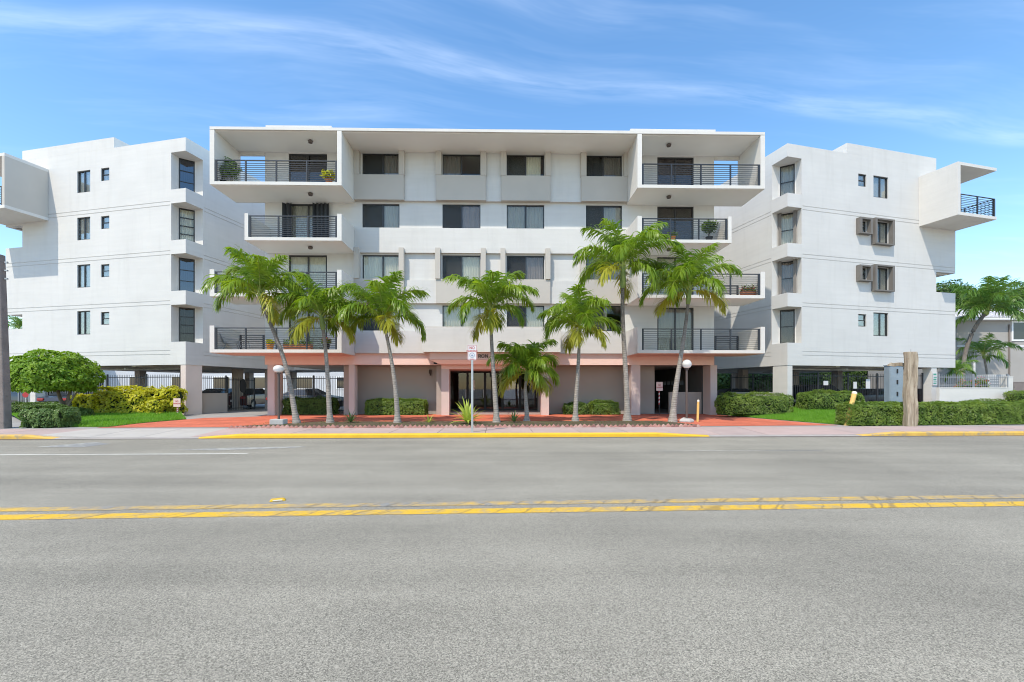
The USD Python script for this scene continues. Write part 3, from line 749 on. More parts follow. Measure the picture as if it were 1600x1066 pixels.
# second floor: proud band, portico parapet
PL, PR = lx_at(659.5, -1.2), lx_at(876, -1.2)
bpart("wall_band", bx(-7.27, PL - 0.003, -0.17, -0.002, 3.44, 4.63), M["white"])
bpart("wall_band", bx(PR + 0.003, 7.27, -0.17, -0.002, 3.44, 4.63), M["white"])
bpart("portico_parapet", bx(PL, PR, -1.2, -0.003, 3.43, 4.68), M["warm"])
bpart("portico_grey_strip", bx(PL + 0.02, PR - 0.02, -0.30, -0.004, 4.683, 4.85), M["grey"])  # grey strip along the wall above the parapet
# windows
kinds = [
    ["blind", "blind", "blind", "blind"],
    ["blind", "blind", "blind_brown", "blind_dark"],
    ["blind_grey", "blind_brown", "blind_grey", "blind_grey"],
    ["blind_dark", "blind_dark", "blind", "blind_dark"],
]
covers = [[1, 1, 1, 0.6], [1, 1, 1, 1], [1, 1, 1, 1], [1, 0.5, 0.93, 1]]
for k in range(4):
    for j, (a0, a1) in enumerate(cols):
        window(FRONT, a0, a1, sill[k], head[k], kinds[k][j], rec=0.06, pane="glass", screen=((k + j) % 3 != 1), mull=[0.55, 0.5, 0.5, 0.48][j], cover=covers[k][j])
dk = {(-1, 3): ("blind_dark", "glass_dark"), (-1, 2): ("blind_grey", "glass"), (-1, 1): ("blind", "glass"), (-1, 0): ("blind_grey", "glass"),
      (1, 3): ("blind_brown", "glass_dark"), (1, 2): ("blind_grey", "glass_dark"), (1, 1): ("blind", "glass"), (1, 0): ("blind_grey", "glass")}
for sx in (-1, 1):
    for k in range(4):
        d0, d1 = doors[sx]
        bl, pn = dk[(sx, k)]
        window(FRONT, d0, d1, FL[k] + 0.03, FL[k] + 2.50 - (0.05 if k == 3 else 0.02), bl, rec=0.05, pane=pn, name="sliding_door", fw=0.075, cover=0.55 if bl == "blind_dark" else 1.0, mull=0.5)
# folded storm shutters either side of the fourth-floor left door
sh = lx_at(444), lx_at(458), lx_at(491), lx_at(516)
for (a0, a1) in (sh[:2], sh[2:]):
    v, f = zigzag(a0, a1, FL[2] + 0.03, FL[2] + 2.46, -0.14, 0.17, 0.085, 5)
    bpart("storm_shutter", trimesh.Trimesh(v, f, process=False), M["rail"])

# --- balconies
def railing(parent, pts, z0, ztop=1.07, nb=9, posts=None, closed_ends=True):
    """Horizontal-bar railing along straight plan segments; each bar and post its own sub-part."""
    for (x0, y0), (x1, y1) in zip(pts[:-1], pts[1:]):
        d = np.array([x1 - x0, y1 - y0]); ln = np.linalg.norm(d); e = d / ln
        T = plane((x0, y0), e, (-e[1], e[0]))
        obj("top_rail", bx(0, ln, -0.025, 0.025, z0 + ztop - 0.045, z0 + ztop).transform(T), M["rail"], parent)
        for k in range(nb):
            zz = z0 + 0.09 + k * (ztop - 0.16) / nb
            obj("rail_bar", bx(0.01, ln - 0.01, -0.011, 0.011, zz, zz + 0.024).transform(T), M["rail"], parent)
        n = max(2, int(round(ln / 1.55)) + 1)
        for k in range(n):
            s = k * ln / (n - 1)
            w_ = 0.045 if k in (0, n - 1) else 0.03
            s = min(max(s, w_), ln - w_)
            obj("rail_post", bx(s - w_, s + w_, -0.032, 0.032, z0, z0 + ztop - 0.046).transform(T), M["rail"], parent)
def lamp(parent, lx, ly, z):
    obj("ceiling_lamp", moved(trimesh.util.concatenate([tm(cyl(0.06, 0.05).translate([0, 0, 0.10])), tm(cyl(0.10, 0.10, 0.12))]), (lx, ly, z - 0.15)), M["lamp_post"], parent, smooth=40)

for sx in (-1, 1):
    def X(a0, a1):
        return sorted((sx * a0, sx * a1))
    for k in range(4):
        outer = NAR if k == 2 else OUT
        bal = node("balcony", parent=B)
        zf = FL[k]
        obj("slab", bx(*X(INN, outer), FY, -0.003, zf - 0.155, zf), M["warm"] if k else M["warm"], bal)
        if k == 0:                          # soffit of the lowest balcony is painted pink
            obj("soffit", bx(*X(INN + 0.03, outer - 0.03), FY + 0.05, -0.004, zf - 0.175, zf - 0.156), M["pink"], bal)
        else:
            obj("soffit", bx(*X(INN + 0.03, outer - 0.03), FY + 0.05, -0.004, zf - 0.172, zf - 0.156), M["lifted_ceiling"], bal)  # added pale panel, brightens the underside in shade
        ztop = 14.168 if k == 3 else zf + 1.16
        obj("side_wall", bx(*X(INN, INN + ST), FY, -0.004, zf + 0.001, ztop), M["warm"], bal)
        if k == 2:
            obj("side_wall", bx(*X(outer - 0.17, outer), FY, -0.004, zf + 0.001, ztop), M["warm"], bal)
        else:
            obj("side_wall", bx(*X(outer - ST, outer), FY, 0.12, zf + 0.001, ztop), M["warm"], bal)
            # the end that wraps past the building's corner
            if k == 3:
                obj("end_slab", bx(*X(EDGE + 0.004, outer), -0.002, 0.12, zf - 0.155, zf), M["warm"], bal)
                w0, w1 = lx_at(374, 0) if sx < 0 else lx_at(1156, 0), 0
                obj("end_wall", bx(*sorted((sx * (outer - ST - 0.003), w0)), -0.03, 0.118, zf + 0.001, 14.165), M["warm"], bal)
                obj("end_lintel", bx(*sorted((w0, sx * (EDGE + 0.004))), -0.03, 0.118, 13.99, 14.165), M["warm"], bal)
                railing(bal, [(sx * (EDGE + 0.05), 0.04), (w0, 0.04)] if sx > 0 else [(w0, 0.04), (sx * (EDGE + 0.05), 0.04)], zf, 0.60, 4)
            else:
                obj("end_slab", bx(*X(EDGE + 0.004, outer), -0.002, 0.12, zf - 0.155, zf), M["warm"], bal)
                e0, e1 = sx * (EDGE + 0.05), sx * (outer - ST - 0.01)
                railing(bal, [(min(e0, e1), 0.04), (max(e0, e1), 0.04)], zf, 0.95, 8)
        e0, e1 = sx * (INN + ST + 0.01), sx * (outer - (0.18 if k == 2 else ST) - 0.01)
        railing(bal, [(min(e0, e1), FY + 0.06), (max(e0, e1), FY + 0.06)], zf)
        lamp(bal, sx * 9.15, FY + 0.85, (14.168 if k == 3 else FL[k + 1] - 0.157))

# --- ground floor of the main block
bpart("pink_beam", bx(-EDGE, -2.62, -0.02, 0.30, 2.83, 3.428), M["pink"])
bpart("pink_beam", bx(3.02, EDGE, -0.02, 0.30, 2.83, 3.428), M["pink"])
bpart("ceiling_slab", bx(-EDGE, EDGE, 0.302, 13.0, 2.87, 3.2), M["cream"])
c1, c2 = lx_at(418), lx_at(429)
pillars = [(lx_at(418), lx_at(429), 0.0, 0.92, "pale_pink"), (lx_at(545), lx_at(554), 0.0, 0.5, "pale_pink"), (lx_at(690), lx_at(702), -0.1, 0.45, "pale_pink"),
           (lx_at(845.5), lx_at(857.5), -0.1, 0.45, "pale_pink"), (lx_at(986), lx_at(1000), -0.05, 0.9, "pale_pink"), (lx_at(1110), lx_at(1120.5), 0.0, 0.92, "pale_pink")]
for (a0, a1, y0, y1, mt) in pillars:
    bpart("pillar", bx(a0, a1, y0, y1, 0.12, 2.828), M[mt])
# recessed walls left and right of the entrance
RW = 1.35
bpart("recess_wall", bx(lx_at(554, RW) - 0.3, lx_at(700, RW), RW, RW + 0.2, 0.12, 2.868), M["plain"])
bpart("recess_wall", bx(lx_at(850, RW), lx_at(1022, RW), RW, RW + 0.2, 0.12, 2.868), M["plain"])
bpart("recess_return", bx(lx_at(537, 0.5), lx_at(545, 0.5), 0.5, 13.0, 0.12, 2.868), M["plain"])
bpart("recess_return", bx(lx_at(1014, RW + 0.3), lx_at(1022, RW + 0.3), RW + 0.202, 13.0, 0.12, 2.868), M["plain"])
# portico fascia and beam
PFL, PFR = lx_at(671, -0.95), lx_at(866, -0.95)
bpart("portico_fascia", bx(PFL, PFR, -0.95, -0.1, 3.07, 3.428), M["pink"])
pb = Manifold.batch_hull([bx(PFL + 0.02, PFR - 0.02, -0.90, -0.12, 3.04, 3.066), bx(lx_at(690), lx_at(857), -0.62, -0.12, 2.83, 2.84)])
bpart("portico_beam", pb, M["pink"])
bpart("portico_beam", bx(lx_at(690), lx_at(857), -0.118, 0.30, 2.60, 3.06) , M["pink"])
# lettering on the fascia
def serif(ch, h):
    m = meshkit.text_mesh(ch, h, 0.03, True)
    x0, x1 = m.bounds[0][0], m.bounds[1][0]
    parts = [m]
    if ch in "RN":
        for zz in (0.0, h * 0.9):
            parts.append(trimesh.creation.box([0.30 * (x1 - x0), h * 0.11, 0.03], trimesh.transformations.translation_matrix([x0 + 0.10 * (x1 - x0), zz + h * 0.055, 0.0152])))
        parts.append(trimesh.creation.box([0.30 * (x1 - x0), h * 0.11, 0.03], trimesh.transformations.translation_matrix([x1 - 0.08 * (x1 - x0), (h * 0.9 if ch == "N" else 0) + h * 0.055, 0.0152])))
    m = trimesh.util.concatenate(parts)
    T = np.array([[1, 0, 0, 0], [0, 0, -1, 0], [0, 1, 0, 0], [0, 0, 0, 1]], float)
    m.apply_transform(T)
    return m
for ch, u in (("R", 747.3), ("O", 752.0), ("N", 757.8)):
    m = serif(ch, 0.175)
    m.apply_translation([lx_at(u, -0.95) - m.bounds[0][0], -0.951 - m.bounds[1][1], 3.155])
    bpart("sign_letter", m, M["letter"])
m = serif("7", 0.17); m.apply_translation([lx_at(764.3, -0.9) - m.bounds[0][0], -0.93 - m.bounds[1][1], 2.86])
bpart("house_number", m, M["letter"])
# entrance: glazed doors set back in a lobby coloured near-black in place of shade
EY = 2.5
el, er = lx_at(703, EY), lx_at(840, EY)
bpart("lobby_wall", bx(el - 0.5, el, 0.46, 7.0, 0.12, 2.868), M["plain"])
bpart("lobby_shade_lining", bx(el + 0.001, el + 0.03, 2.6, 7.0, 0.241, 2.57), M["shade_int"])  # added dark lining, deepens the lobby shade by colour
bpart("lobby_shade_lining", bx(er - 0.03, er - 0.001, 2.6, 7.0, 0.241, 2.57), M["shade_int"])
bpart("lobby_shade_floor", bx(el + 0.04, er - 0.04, 2.62, 6.99, 0.241, 0.25), M["shade_int"])  # added near-black sheet, darkens the lobby floor
bpart("lobby_wall", bx(er, er + 0.5, 0.46, 7.0, 0.12, 2.868), M["plain"])
bpart("lobby_back", bx(el, er, 7.0, 7.2, 0.12, 2.868), M["shade_int"])
bpart("lobby_ceiling", bx(el, er, 0.31, 7.0, 2.58, 2.866), M["pink"])
bpart("entrance_step", bx(el, er, 0.5, 7.0, 0.121, 0.24), M["plain"])
nd = 5
for k in range(nd):
    s0 = el + (er - el) * k / nd; s1 = el + (er - el) * (k + 1) / nd
    dnode = node("entrance_door", parent=B)
    fr = bx(s0 + 0.004, s1 - 0.004, EY, EY + 0.07, 0.241, 2.57) - bx(s0 + 0.07, s1 - 0.07, EY - 1, EY + 1, 0.36, 2.48)
    obj("frame", fr, M["black"], dnode)
    obj("pane", bx(s0 + 0.07, s1 - 0.07, EY + 0.03, EY + 0.04, 0.36, 2.48), M["glass_blue"] if k == 3 else M["glass_dark"], dnode)
    if k in (1, 3):
        obj("notice", bx(s0 + 0.22, s0 + 0.42, EY + 0.010, EY + 0.028, 1.45, 2.05 if k == 1 else 1.7), M["cap"], dnode)
    obj("handle", bx(s1 - 0.10, s1 - 0.075, EY - 0.06, EY - 0.001, 1.0, 1.5), M["galv"], dnode)
obj("mailbox_panel", bx(el + 0.001, el + 0.06, 1.2, 2.3, 0.9, 1.7), M["galv"], B)
obj("reception_desk", rbox(-0.6, 1.2, 4.5, 5.0, 0.252, 1.1, 0.02), M["shade_int"], B)
# wall-mounted bits by the entrance
for (u, v, ly) in ((672.5, 581, RW), (685, 582, RW)):
    lx, z = lx_at(u, ly), lz_at(u, v, ly)
    bpart("wall_lamp", join([rbox(lx - 0.07, lx + 0.07, ly - 0.13, ly - 0.002, z - 0.12, z + 0.12, 0.03), bx(lx - 0.03, lx + 0.05, ly - 0.09, ly - 0.03, z - 0.22, z - 0.121)]), M["letter"])
lx, z = lx_at(680.5, -0.3), lz_at(680.5, 567.5, -0.3)
bpart("floodlight", join([rbox(lx - 0.09, lx + 0.09, -0.42, -0.27, z - 0.05, z + 0.04, 0.02), bx(lx - 0.015, lx + 0.015, -0.36, -0.03, z + 0.04, z + 0.10)]), M["black"])
# wrought-iron ornament wrapped round the right entrance pillar
orn = []
cxo, co, ho = (lx_at(845.5) + lx_at(857.5)) / 2, 0.0, lz_at(851, 600, -0.12)
for k in range(7):
    aa = rnd.uniform(0, 2 * PI)
    for sgn in (-1, 1):
        t_ = np.linspace(0, 1.6 * PI, 14)
        r_ = 0.13 * (1 - t_ / 7)
        ccx, ccz = cxo + sgn * (0.05 + 0.04 * (k % 2)), ho + 0.24 - k * 0.08
        orn.append(tube(np.c_[ccx + sgn * r_ * np.cos(t_ + k), np.full(14, -0.14), ccz + r_ * np.sin(t_ + k)], 0.008, 5))
for zz in (ho + 0.30, ho - 0.28):
    orn.append(tm(bx(cxo - 0.25, cxo + 0.25, -0.15, -0.13, zz - 0.012, zz + 0.012)))
bpart("iron_ornament", join(orn), M["grey_steel"])
# garage wall below the openings, right of the entrance
bpart("low_wall", bx(lx_at(1046, 1.0), lx_at(1100, 1.0) + 0.5, 1.0, 1.2, 0.12, 1.36), M["plain"])

gw = bx(EDGE - 0.25, EDGE - 0.01, 0.93, 13.0, 0.12, 2.868)  # side wall placed to darken the garage bay, with open slots
for k in range(7):
    gw = gw - bx(EDGE - 1, EDGE + 1, 3.6 + 0.75 * k, 4.15 + 0.75 * k, 1.78, 2.06)
bpart("garage_darkening_wall", gw, M["shade_int"])
bpart("garage_darkening_wall", bx(7.8, EDGE - 0.26, 9.0, 9.2, 0.12, 2.868), M["shade_int"])  # added to shut out the bright view behind the bay

# --- wings
WA = math.radians(13.6)
def wing(sx, corner_lx, a_top, a_low, step_a, wins, small, shutter_rows, open_rows):
    c, s = math.cos(WA), math.sin(WA)
    ea, eb = (sx * c, s), (-sx * s, c)
    o = (corner_lx, 0.6)
    T = plane(o, ea, eb)
    def W(m):
        return m.transform(T)
    D = 13.0
    Z0, ZP, ZS = 2.86, 15.25, 15.85
    # shell: footprint ring with the corner bay cut out storey by storey
    na_, nb_ = 0.98, 1.07
    notch = [(4.12 + 2.79 * k, 6.15 + 2.79 * k) for k in range(4)]
    A, Bq = np.array([na_, 0.0]), np.array([0.0, nb_])
    dirv = (Bq - A) / np.linalg.norm(Bq - A); nin = np.array([0.737, 0.676]); nin /= np.linalg.norm(nin)
    A2, B2 = A + dirv * 0.27 + nin * 0.36, Bq - dirv * 0.32 + nin * 0.36
    outer_full = [(0, 0), (a_low, 0), (a_low, D), (0, D)]
    full = Polygon(outer_full)
    t_ = 0.25
    inner = full.buffer(-t_, join_style=2)
    def poly_m(P, z0, z1):
        cs = CrossSection([np.array(P.exterior.coords)[:-1]] + [np.array(r.coords)[:-1] for r in P.interiors], )
        return cs.extrude(z1 - z0).translate([0, 0, z0])
    ring = CrossSection([np.array(outer_full, float)]) - CrossSection([np.array(inner.exterior.coords)[:-1][::(1 if inner.exterior.is_ccw else -1)]])
    shell = ring.extrude(ZP - Z0).translate([0, 0, Z0])
    # corner blocks: solid infill at the corner, then cut the bays
    infill = prism([(0.05, 0.05), (2.1, 0.05), (2.1, 0.6), (0.6, 2.3), (0.05, 2.3)], Z0, ZP - 0.5)
    shell = shell + infill
    cutters, slabs = [], []
    for (z0, z1) in notch:
        cutters.append(prism([(-0.5, -0.5), (na_, -0.5), tuple(A), tuple(A2), tuple(B2), tuple(Bq), (-0.5, nb_)], z0, z1))
        bay = B2 - A2; bl = np.linalg.norm(bay); be = bay / bl
        cutters.append(bx(0.06, bl - 0.06, -0.2, 3.0, z0 + 0.03, z1 - 0.03).transform(plane(A2, be, (-be[1], be[0]) if np.dot((-be[1], be[0]), nin) > 0 else (be[1], -be[0]))))
    for k in range(4):                     # window openings in the street face
        for (w0, w1, zz0, zz1) in (wins[k], small[k]):
            cutters.append(bx(w0, w1, -0.5, 0.6, zz0, zz1))
    # grooves at storey lines
    for zz in (3.42, 6.16, 8.91, 11.63):
        for dz in (0.0, 0.21):
            cutters.append(bx(na_ + 0.06, a_low + 1, -0.5, 0.022, zz + dz, zz + dz + 0.035))
            cutters.append(bx(-0.5, 0.022, nb_ + 0.06, D - 0.3, zz + dz, zz + dz + 0.03))
    # top storey stops short of the end: roof balcony
    cutters.append(bx(a_top, a_low + 1, -0.5, 4.0, FL[3] + 0.005, ZS + 1))
    for k, z_open in open_rows:            # corner loggias
        cutters.append(bx(a_top, a_low + 1, -0.5, 3.2, *z_open))
        slabs.append(bx(a_top - 0.2, a_top, 0.26, 3.2, z_open[0], z_open[1]))
    shell = shell - Manifold.batch_boolean(cutters, __import__("manifold3d").OpType.Add)
    bpart("wing_wall", W(shell), M["white"])
    bpart("parapet", W(bx(step_a, a_top, -0.001, 0.25, ZP + 0.001, ZS) + bx(step_a, step_a + 0.25, 0.25, D, ZP + 0.001, ZS)), M["white"])
    bpart("end_wall", W(bx(a_top - 0.25, a_top - 0.002, 0.252, 4.0, FL[3] + 0.006, ZS - 0.005)), M["white"])
    bpart("roof_deck", W(bx(0.3, a_low - 0.3, 0.3, D - 0.3, 14.6, 14.7)), M["warm"])
    for k in range(4):
        bpart("floor_slab", W(bx(0.26, a_low - 0.26, 0.26, D - 0.26, FL[k] - 0.2, FL[k]) - prism([(0, 0), (2.3, 0), (0, 2.5)], 0, 20)), M["cream"])
    bpart("room_wall", W(bx(0.6, a_low - 1.9, 3.2, 3.3, FL[0] + 0.01, 14.55) + bx(0.6, 2.6, 2.6, 2.7, FL[0] + 0.01, 14.55)), M["shade_int"])  # near-black backing in place of shade inside the wing rooms
    # bay windows on the chamfered corner
    bay = B2 - A2; bl = np.linalg.norm(bay); be = bay / bl
    nn = np.array([-be[1], be[0]])
    if np.dot(nn, nin) < 0: nn = -nn
    Tb = plane(A2, be, nn)
    TT = np.vstack([T, [0, 0, 0, 1]]) @ np.vstack([Tb, [0, 0, 0, 1]])
    TT = TT[:3]
    for k, (z0, z1) in enumerate(notch):
        style = (["blind", "blind_brown", "blind", "blind_grey"] if sx > 0 else ["blind_dark", "blind_dark", "blind", "blind_dark"])[k]
        pn = (["glass_dark", "glass", "glass", "glass"] if sx > 0 else ["glass_dark", "glass_blue", "glass", "glass_blue"])[k]
        window(TT, 0.065, bl - 0.065, z0 + 0.035, z1 - 0.035, style if pn != "glass_blue" else "blind_dark", rec=0.02, split=2 if sx > 0 else [4, 3, 4, 3][k], pane=pn, frame="frame", fw=0.06, name="bay_window")
        if sx > 0 and k in (1, 2):         # brown accordion shutters folded at both jambs
            for q in (0, bl - 0.14):
                bpart("folded_shutter", bx(q, q + 0.14, -0.16, 0.018, z0 + 0.004, z1 - 0.004).transform(TT), M["brown"])
    for k in range(4):
        for (w0, w1, zz0, zz1), sp, bl_ in ((wins[k], "v", ["blind_dark", "blind_grey", "blind_grey", "blind_grey"][k]), (small[k], 2, "blind_grey")):
            window(T, w0 + 0.004, w1 - 0.004, zz0 + 0.004, zz1 - 0.004, bl_, rec=0.055, split=sp, pane="glass", fw=0.045)
            if k in shutter_rows:          # projecting shutter housing round the opening
                d_ = 0.26
                hs = bx(w0 - 0.17, w1 + 0.17, -d_, -0.002, zz0 - 0.10, zz1 + 0.10) - bx(w0 - 0.012, w1 + 0.012, -1, 1, zz0 - 0.03, zz1 + 0.012)
                bpart("shutter_box", W(hs), M["brown"])
    # box balcony at the top outer corner
    bal = node("balcony", parent=B)
    zf = FL[3]
    q0, q1 = 9.9, a_low + 0.05
    obj("slab", W(bx(q0, q1, -2.0, -0.003, zf - 0.17, zf) + bx(a_low - 0.02, q1, -0.01, 4.0, zf - 0.17, zf)), M["warm"], bal)
    obj("side_wall", W(bx(q0, q0 + 0.20, -2.0, -0.004, zf + 0.001, 14.35)), M["grey"] if sx < 0 else M["warm"], bal)
    obj("roof_slab", W(bx(q0, q1, -2.0, -0.004, 14.352, 14.52) + bx(a_top + 0.003, q1, -0.006, 4.0, 14.352, 14.52)), M["warm"], bal)
    obj("terrace_floor", W(bx(a_top + 0.004, a_low - 0.03, 0.004, 3.95, zf - 0.15, zf - 0.004)), M["warm"], bal)
    P = lambda a_, b_: (o[0] + ea[0] * a_ + eb[0] * b_, o[1] + ea[1] * a_ + eb[1] * b_)
    railing(bal, [P(q0 + 0.22, -1.94), P(q1 - 0.06, -1.94), P(q1 - 0.06, 3.9)], zf)
    for k, z_open in open_rows:
        obj("terrace_floor", W(bx(a_top - 0.1, a_low - 0.26, 0.26, 3.2, z_open[0] - 1.25, z_open[0] - 1.1)), M["warm"], bal)
    # ground storey: soffit, corner column, back columns
    bpart("ceiling_slab", W(bx(0.26, a_low - 0.26, 0.26, D - 0.26, 3.0, 3.25)), M["cream"])
    bpart("pillar", W(bx(0.02, 0.36, 0.02, 1.03, 0.12, 2.858)), M["pillar_beige"] if sx < 0 else M["warm"])
    for (pa, pb_) in ((11.0, 0.03), (1.9, 5.5), (6.2, 5.5), (10.8, 6.0), (2.0, 11.0), (6.5, 11.5), (0.02, 6.3)):
        bpart("pillar", W(bx(pa, pa + 0.45, pb_, pb_ + 0.5, 0.12, 2.858)), M["warm"] if pb_ < 1 else M["plain"])
    for pa in (3.8, 7.6):
        bpart("ceiling_beam", W(bx(pa, pa + 0.3, 0.3, D - 0.3, 2.80, 2.998)), M["cream"])
    pipe = [tube([(o[0] + ea[0] * p + eb[0] * q, o[1] + ea[1] * p + eb[1] * q, 2.72) for p, q in pp], 0.05, 6) for pp in ([(1.2, 1.6), (10.5, 1.7)], [(5.0, 0.6), (5.0, 7.0)])]
    for pm in pipe:
        bpart("pipe", pm, M["metal_grey"])
    return T, P
def wz(v0, v1, u, corner_lx, sx, a):
    pass
sm_z = lambda k: (sill[k] + 0.54, sill[k] + 1.27)
lw = [(6.72, 7.70, sill[k] + 0.02, head[k] + 0.02) for k in range(4)]
ls = [(5.32, 5.93, *sm_z(k)) for k in range(4)]
rw = [(6.26, 7.42, sill[k] + 0.02, head[k] + 0.04) for k in range(4)]
rsm = [(5.10, 5.72, *sm_z(k)) for k in range(4)]
cl_, cr_ = -16.67, 16.49
TL, PLf = wing(-1, cl_, 12.0, 13.35, 4.97, lw, ls, (), [(2, (10.07, 11.38)), (0, (5.15, 6.02))])
TR, PRf = wing(1, cr_, 11.35, 13.0, 4.25, rw, rsm, (1, 2), [(1, (7.55, 8.80))])
# links joining the wings to the rear of the main block
for sx, P in ((-1, PLf), (1, PRf)):
    pts = [P(0.3, 8.5), P(0.3, 12.9), (sx * (EDGE - 0.3), 12.99), (sx * (EDGE - 0.3), 9.5)]
    bpart("link_wall", prism(pts, 2.9, 14.0), M["white"])

def bw(lx, ly, z=0.0):
    return to_world(lx, ly, z)

# ------------------------------------------------------------------ fences and low walls (each a thing)
def fence(name, p0, p1, z0, z1, label, mat="rail", pitch=0.125, gate_posts=2.4, rails=(0.10, 0.14), group=None, spear=True, picket=0.022):
    p0, p1 = np.array(p0[:2], float), np.array(p1[:2], float)
    d = p1 - p0; ln = np.linalg.norm(d)
    t = node(name, (p0[0], p0[1], 0), math.degrees(math.atan2(d[1], d[0])), label=label, cat="fence", group=group)
    for zz in (z0 + rails[0], z1 - rails[1] - 0.04):
        obj("rail", bx(0, ln, -0.02, 0.02, zz, zz + 0.04), M[mat], t)
    n = int(ln / pitch)
    for k in range(n):
        s = (k + 0.5) * ln / n
        h = picket / 2
        m = bx(s - h, s + h, -0.031, -0.0205, z0, z1)
        if spear:
            m = Manifold.batch_hull([bx(s - h, s + h, -0.031, -0.0205, z0, z1 - 0.06), bx(s - 0.002, s + 0.002, -0.027, -0.024, z1 - 0.05, z1)])
        obj("picket", m, M[mat], t)
    npost = max(2, int(round(ln / gate_posts)) + 1)
    for k in range(npost):
        s = min(max(k * ln / (npost - 1), 0.035), ln - 0.035)
        obj("post", bx(s - 0.032, s + 0.032, -0.0195 - 0.015, 0.034, z0 - 0.03, z1 + 0.03), M[mat], t)
    return t
Wp = lambda P, a_, b_: bw(*P(a_, b_))
def wall_thing(name, p0, p1, z1, mat, label, th=0.18):
    p0, p1 = np.array(p0[:2], float), np.array(p1[:2], float)
    d = p1 - p0
    t = node(name, (p0[0], p0[1], 0), math.degrees(math.atan2(d[1], d[0])), label=label, cat="wall")
    ln = np.linalg.norm(d)
    obj("body", bx(0, ln, 0, th, 0.10, z1 - 0.05), M[mat], t)
    obj("coping", bx(-0.0, ln, -0.012, th + 0.012, z1 - 0.049, z1), M[mat], t)
# left wing street side
wall_thing("low_wall", Wp(PLf, 6.2, 0.45), Wp(PLf, 0.42, 0.45), 1.22, "plain", "low taupe wall under the black fence behind the yellow bushes")
fence("metal_fence", Wp(PLf, 6.2, 0.52), Wp(PLf, 0.42, 0.52), 1.25, 2.36, "black picket fence on the low wall above the yellow bushes")
fence("metal_fence", Wp(PLf, 13.2, 0.52), Wp(PLf, 6.25, 0.52), 0.16, 2.15, "tall grey picket fence behind the mushroom-shaped tree and parked dark car", mat="grey_steel", pitch=0.13)
# left courtyard side
wall_thing("low_wall", Wp(PLf, 0.35, 1.05), Wp(PLf, 0.35, 3.1), 1.28, "plain", "low taupe wall between the wing's corner pillar and the black gate")
fence("metal_fence", Wp(PLf, 0.42, 1.05), Wp(PLf, 0.42, 3.1), 1.30, 2.32, "short run of black pickets on the wall beside the gate")
gt = fence("metal_gate", Wp(PLf, 0.42, 3.15), Wp(PLf, 0.42, 5.35), 0.2, 2.25, "black pedestrian gate with a dark oval panel under the left wing")
tag(gt, cat="gate")
obj("oval_panel", moved(tm(cyl(0.24, 0.05, n=24).rotate([90, 0, 0]).scale([1, 1, 1.85])), (1.15, -0.04, 1.72)), M["black"], gt)
# left garage bay of the main block
g0, g1 = bw(lx_at(440, 1.6), 1.6), bw(lx_at(540, 1.6), 1.6)
fence("metal_fence", g0, g1, 0.18, 2.28, "black picket fence in the pink-framed bay behind the dark hedge", pitch=0.125)
# right side
wall_thing("low_wall", Wp(PRf, 0.38, 4.9), Wp(PRf, 0.38, 1.05), 1.32, "warm", "low pale wall between the right courtyard pillars behind the rounded hedge")
fence("metal_fence", Wp(PRf, 0.42, 4.9), Wp(PRf, 0.42, 1.05), 1.34, 2.42, "black pickets above the low wall of the right courtyard", pitch=0.12)
fence("metal_fence", Wp(PRf, 0.42, 0.45), Wp(PRf, 9.4, 0.45), 0.16, 2.45, "long tall black picket fence under the right wing behind the hedges", pitch=0.13)
fence("metal_gate", Wp(PRf, 9.5, 0.45), Wp(PRf, 10.9, 0.45), 0.16, 2.5, "narrow dark gate between the timber stump and the pillar with a green sign", pitch=0.13)
tag("/World/metal_gate_001", cat="gate")
for (a_, z0, z1, w_, lb) in ((3.15, 1.75, 2.0, 0.34, "wide white notice fixed to the fence by a grey post"), (5.35, 1.55, 1.95, 0.26, "small square white notice on the long black fence"), (6.35, 1.55, 2.12, 0.33, "tall white notice on the fence beside the grey cabinet")):
    q = Wp(PRf, a_, 0.40)
    nt = node("notice_board", (q[0], q[1], 0), math.degrees(TH + WA), label=lb, cat="sign", group="white notices on the fence")
    obj("plate", bx(-w_ / 2, w_ / 2, -0.02, -0.008, z0, z1), M["sign_white"], nt)
    for r_ in range(3):
        obj("screw", bx(-w_ / 2 + 0.03 + r_ * (w_ - 0.08) / 2, -w_ / 2 + 0.05 + r_ * (w_ - 0.08) / 2, -0.024, -0.0205, z1 - 0.05, z1 - 0.03), M["galv"], nt)
# green plate on the end pillar of the right wing
q = Wp(PRf, 11.22, 0.0)
gs = node("pillar_sign", (q[0], q[1], 0), math.degrees(TH + WA), label="pale green sign plate on the pillar beside the dark gate", cat="sign")
obj("plate", bx(-0.19, 0.19, -0.02, -0.003, 1.75, 2.55), M["sign_white"], gs)
for k, (z_, h_) in enumerate(((2.38, 0.10), (2.22, 0.06), (2.06, 0.10), (1.94, 0.05), (1.84, 0.05))):
    obj("text_bar", bx(-0.14 + 0.02 * (k % 2), 0.14 - 0.03 * ((k + 1) % 2), -0.025, -0.0205, z_, z_ + h_), M["sign_green"], gs)
# far right front wall with its fence
r0 = depth(1468, 636, 25.6); r1 = depth(1577, 634, 25.9)
wall_thing("garden_wall", r0, r1, 1.62, "warm", "white garden wall right of the green-signed pillar")
wall_thing("end_pier", depth(1573, 634, 25.95), depth(1583, 634, 26.0), 2.25, "warm", "short white pier at the end of the garden wall", 0.35)
fence("metal_fence", r0 + [0, 0.08, 0], r1 + [0, 0.08, 0], 1.63, 2.36, "grey picket fence on the white garden wall above red flowers", mat="grey_steel", pitch=0.13)

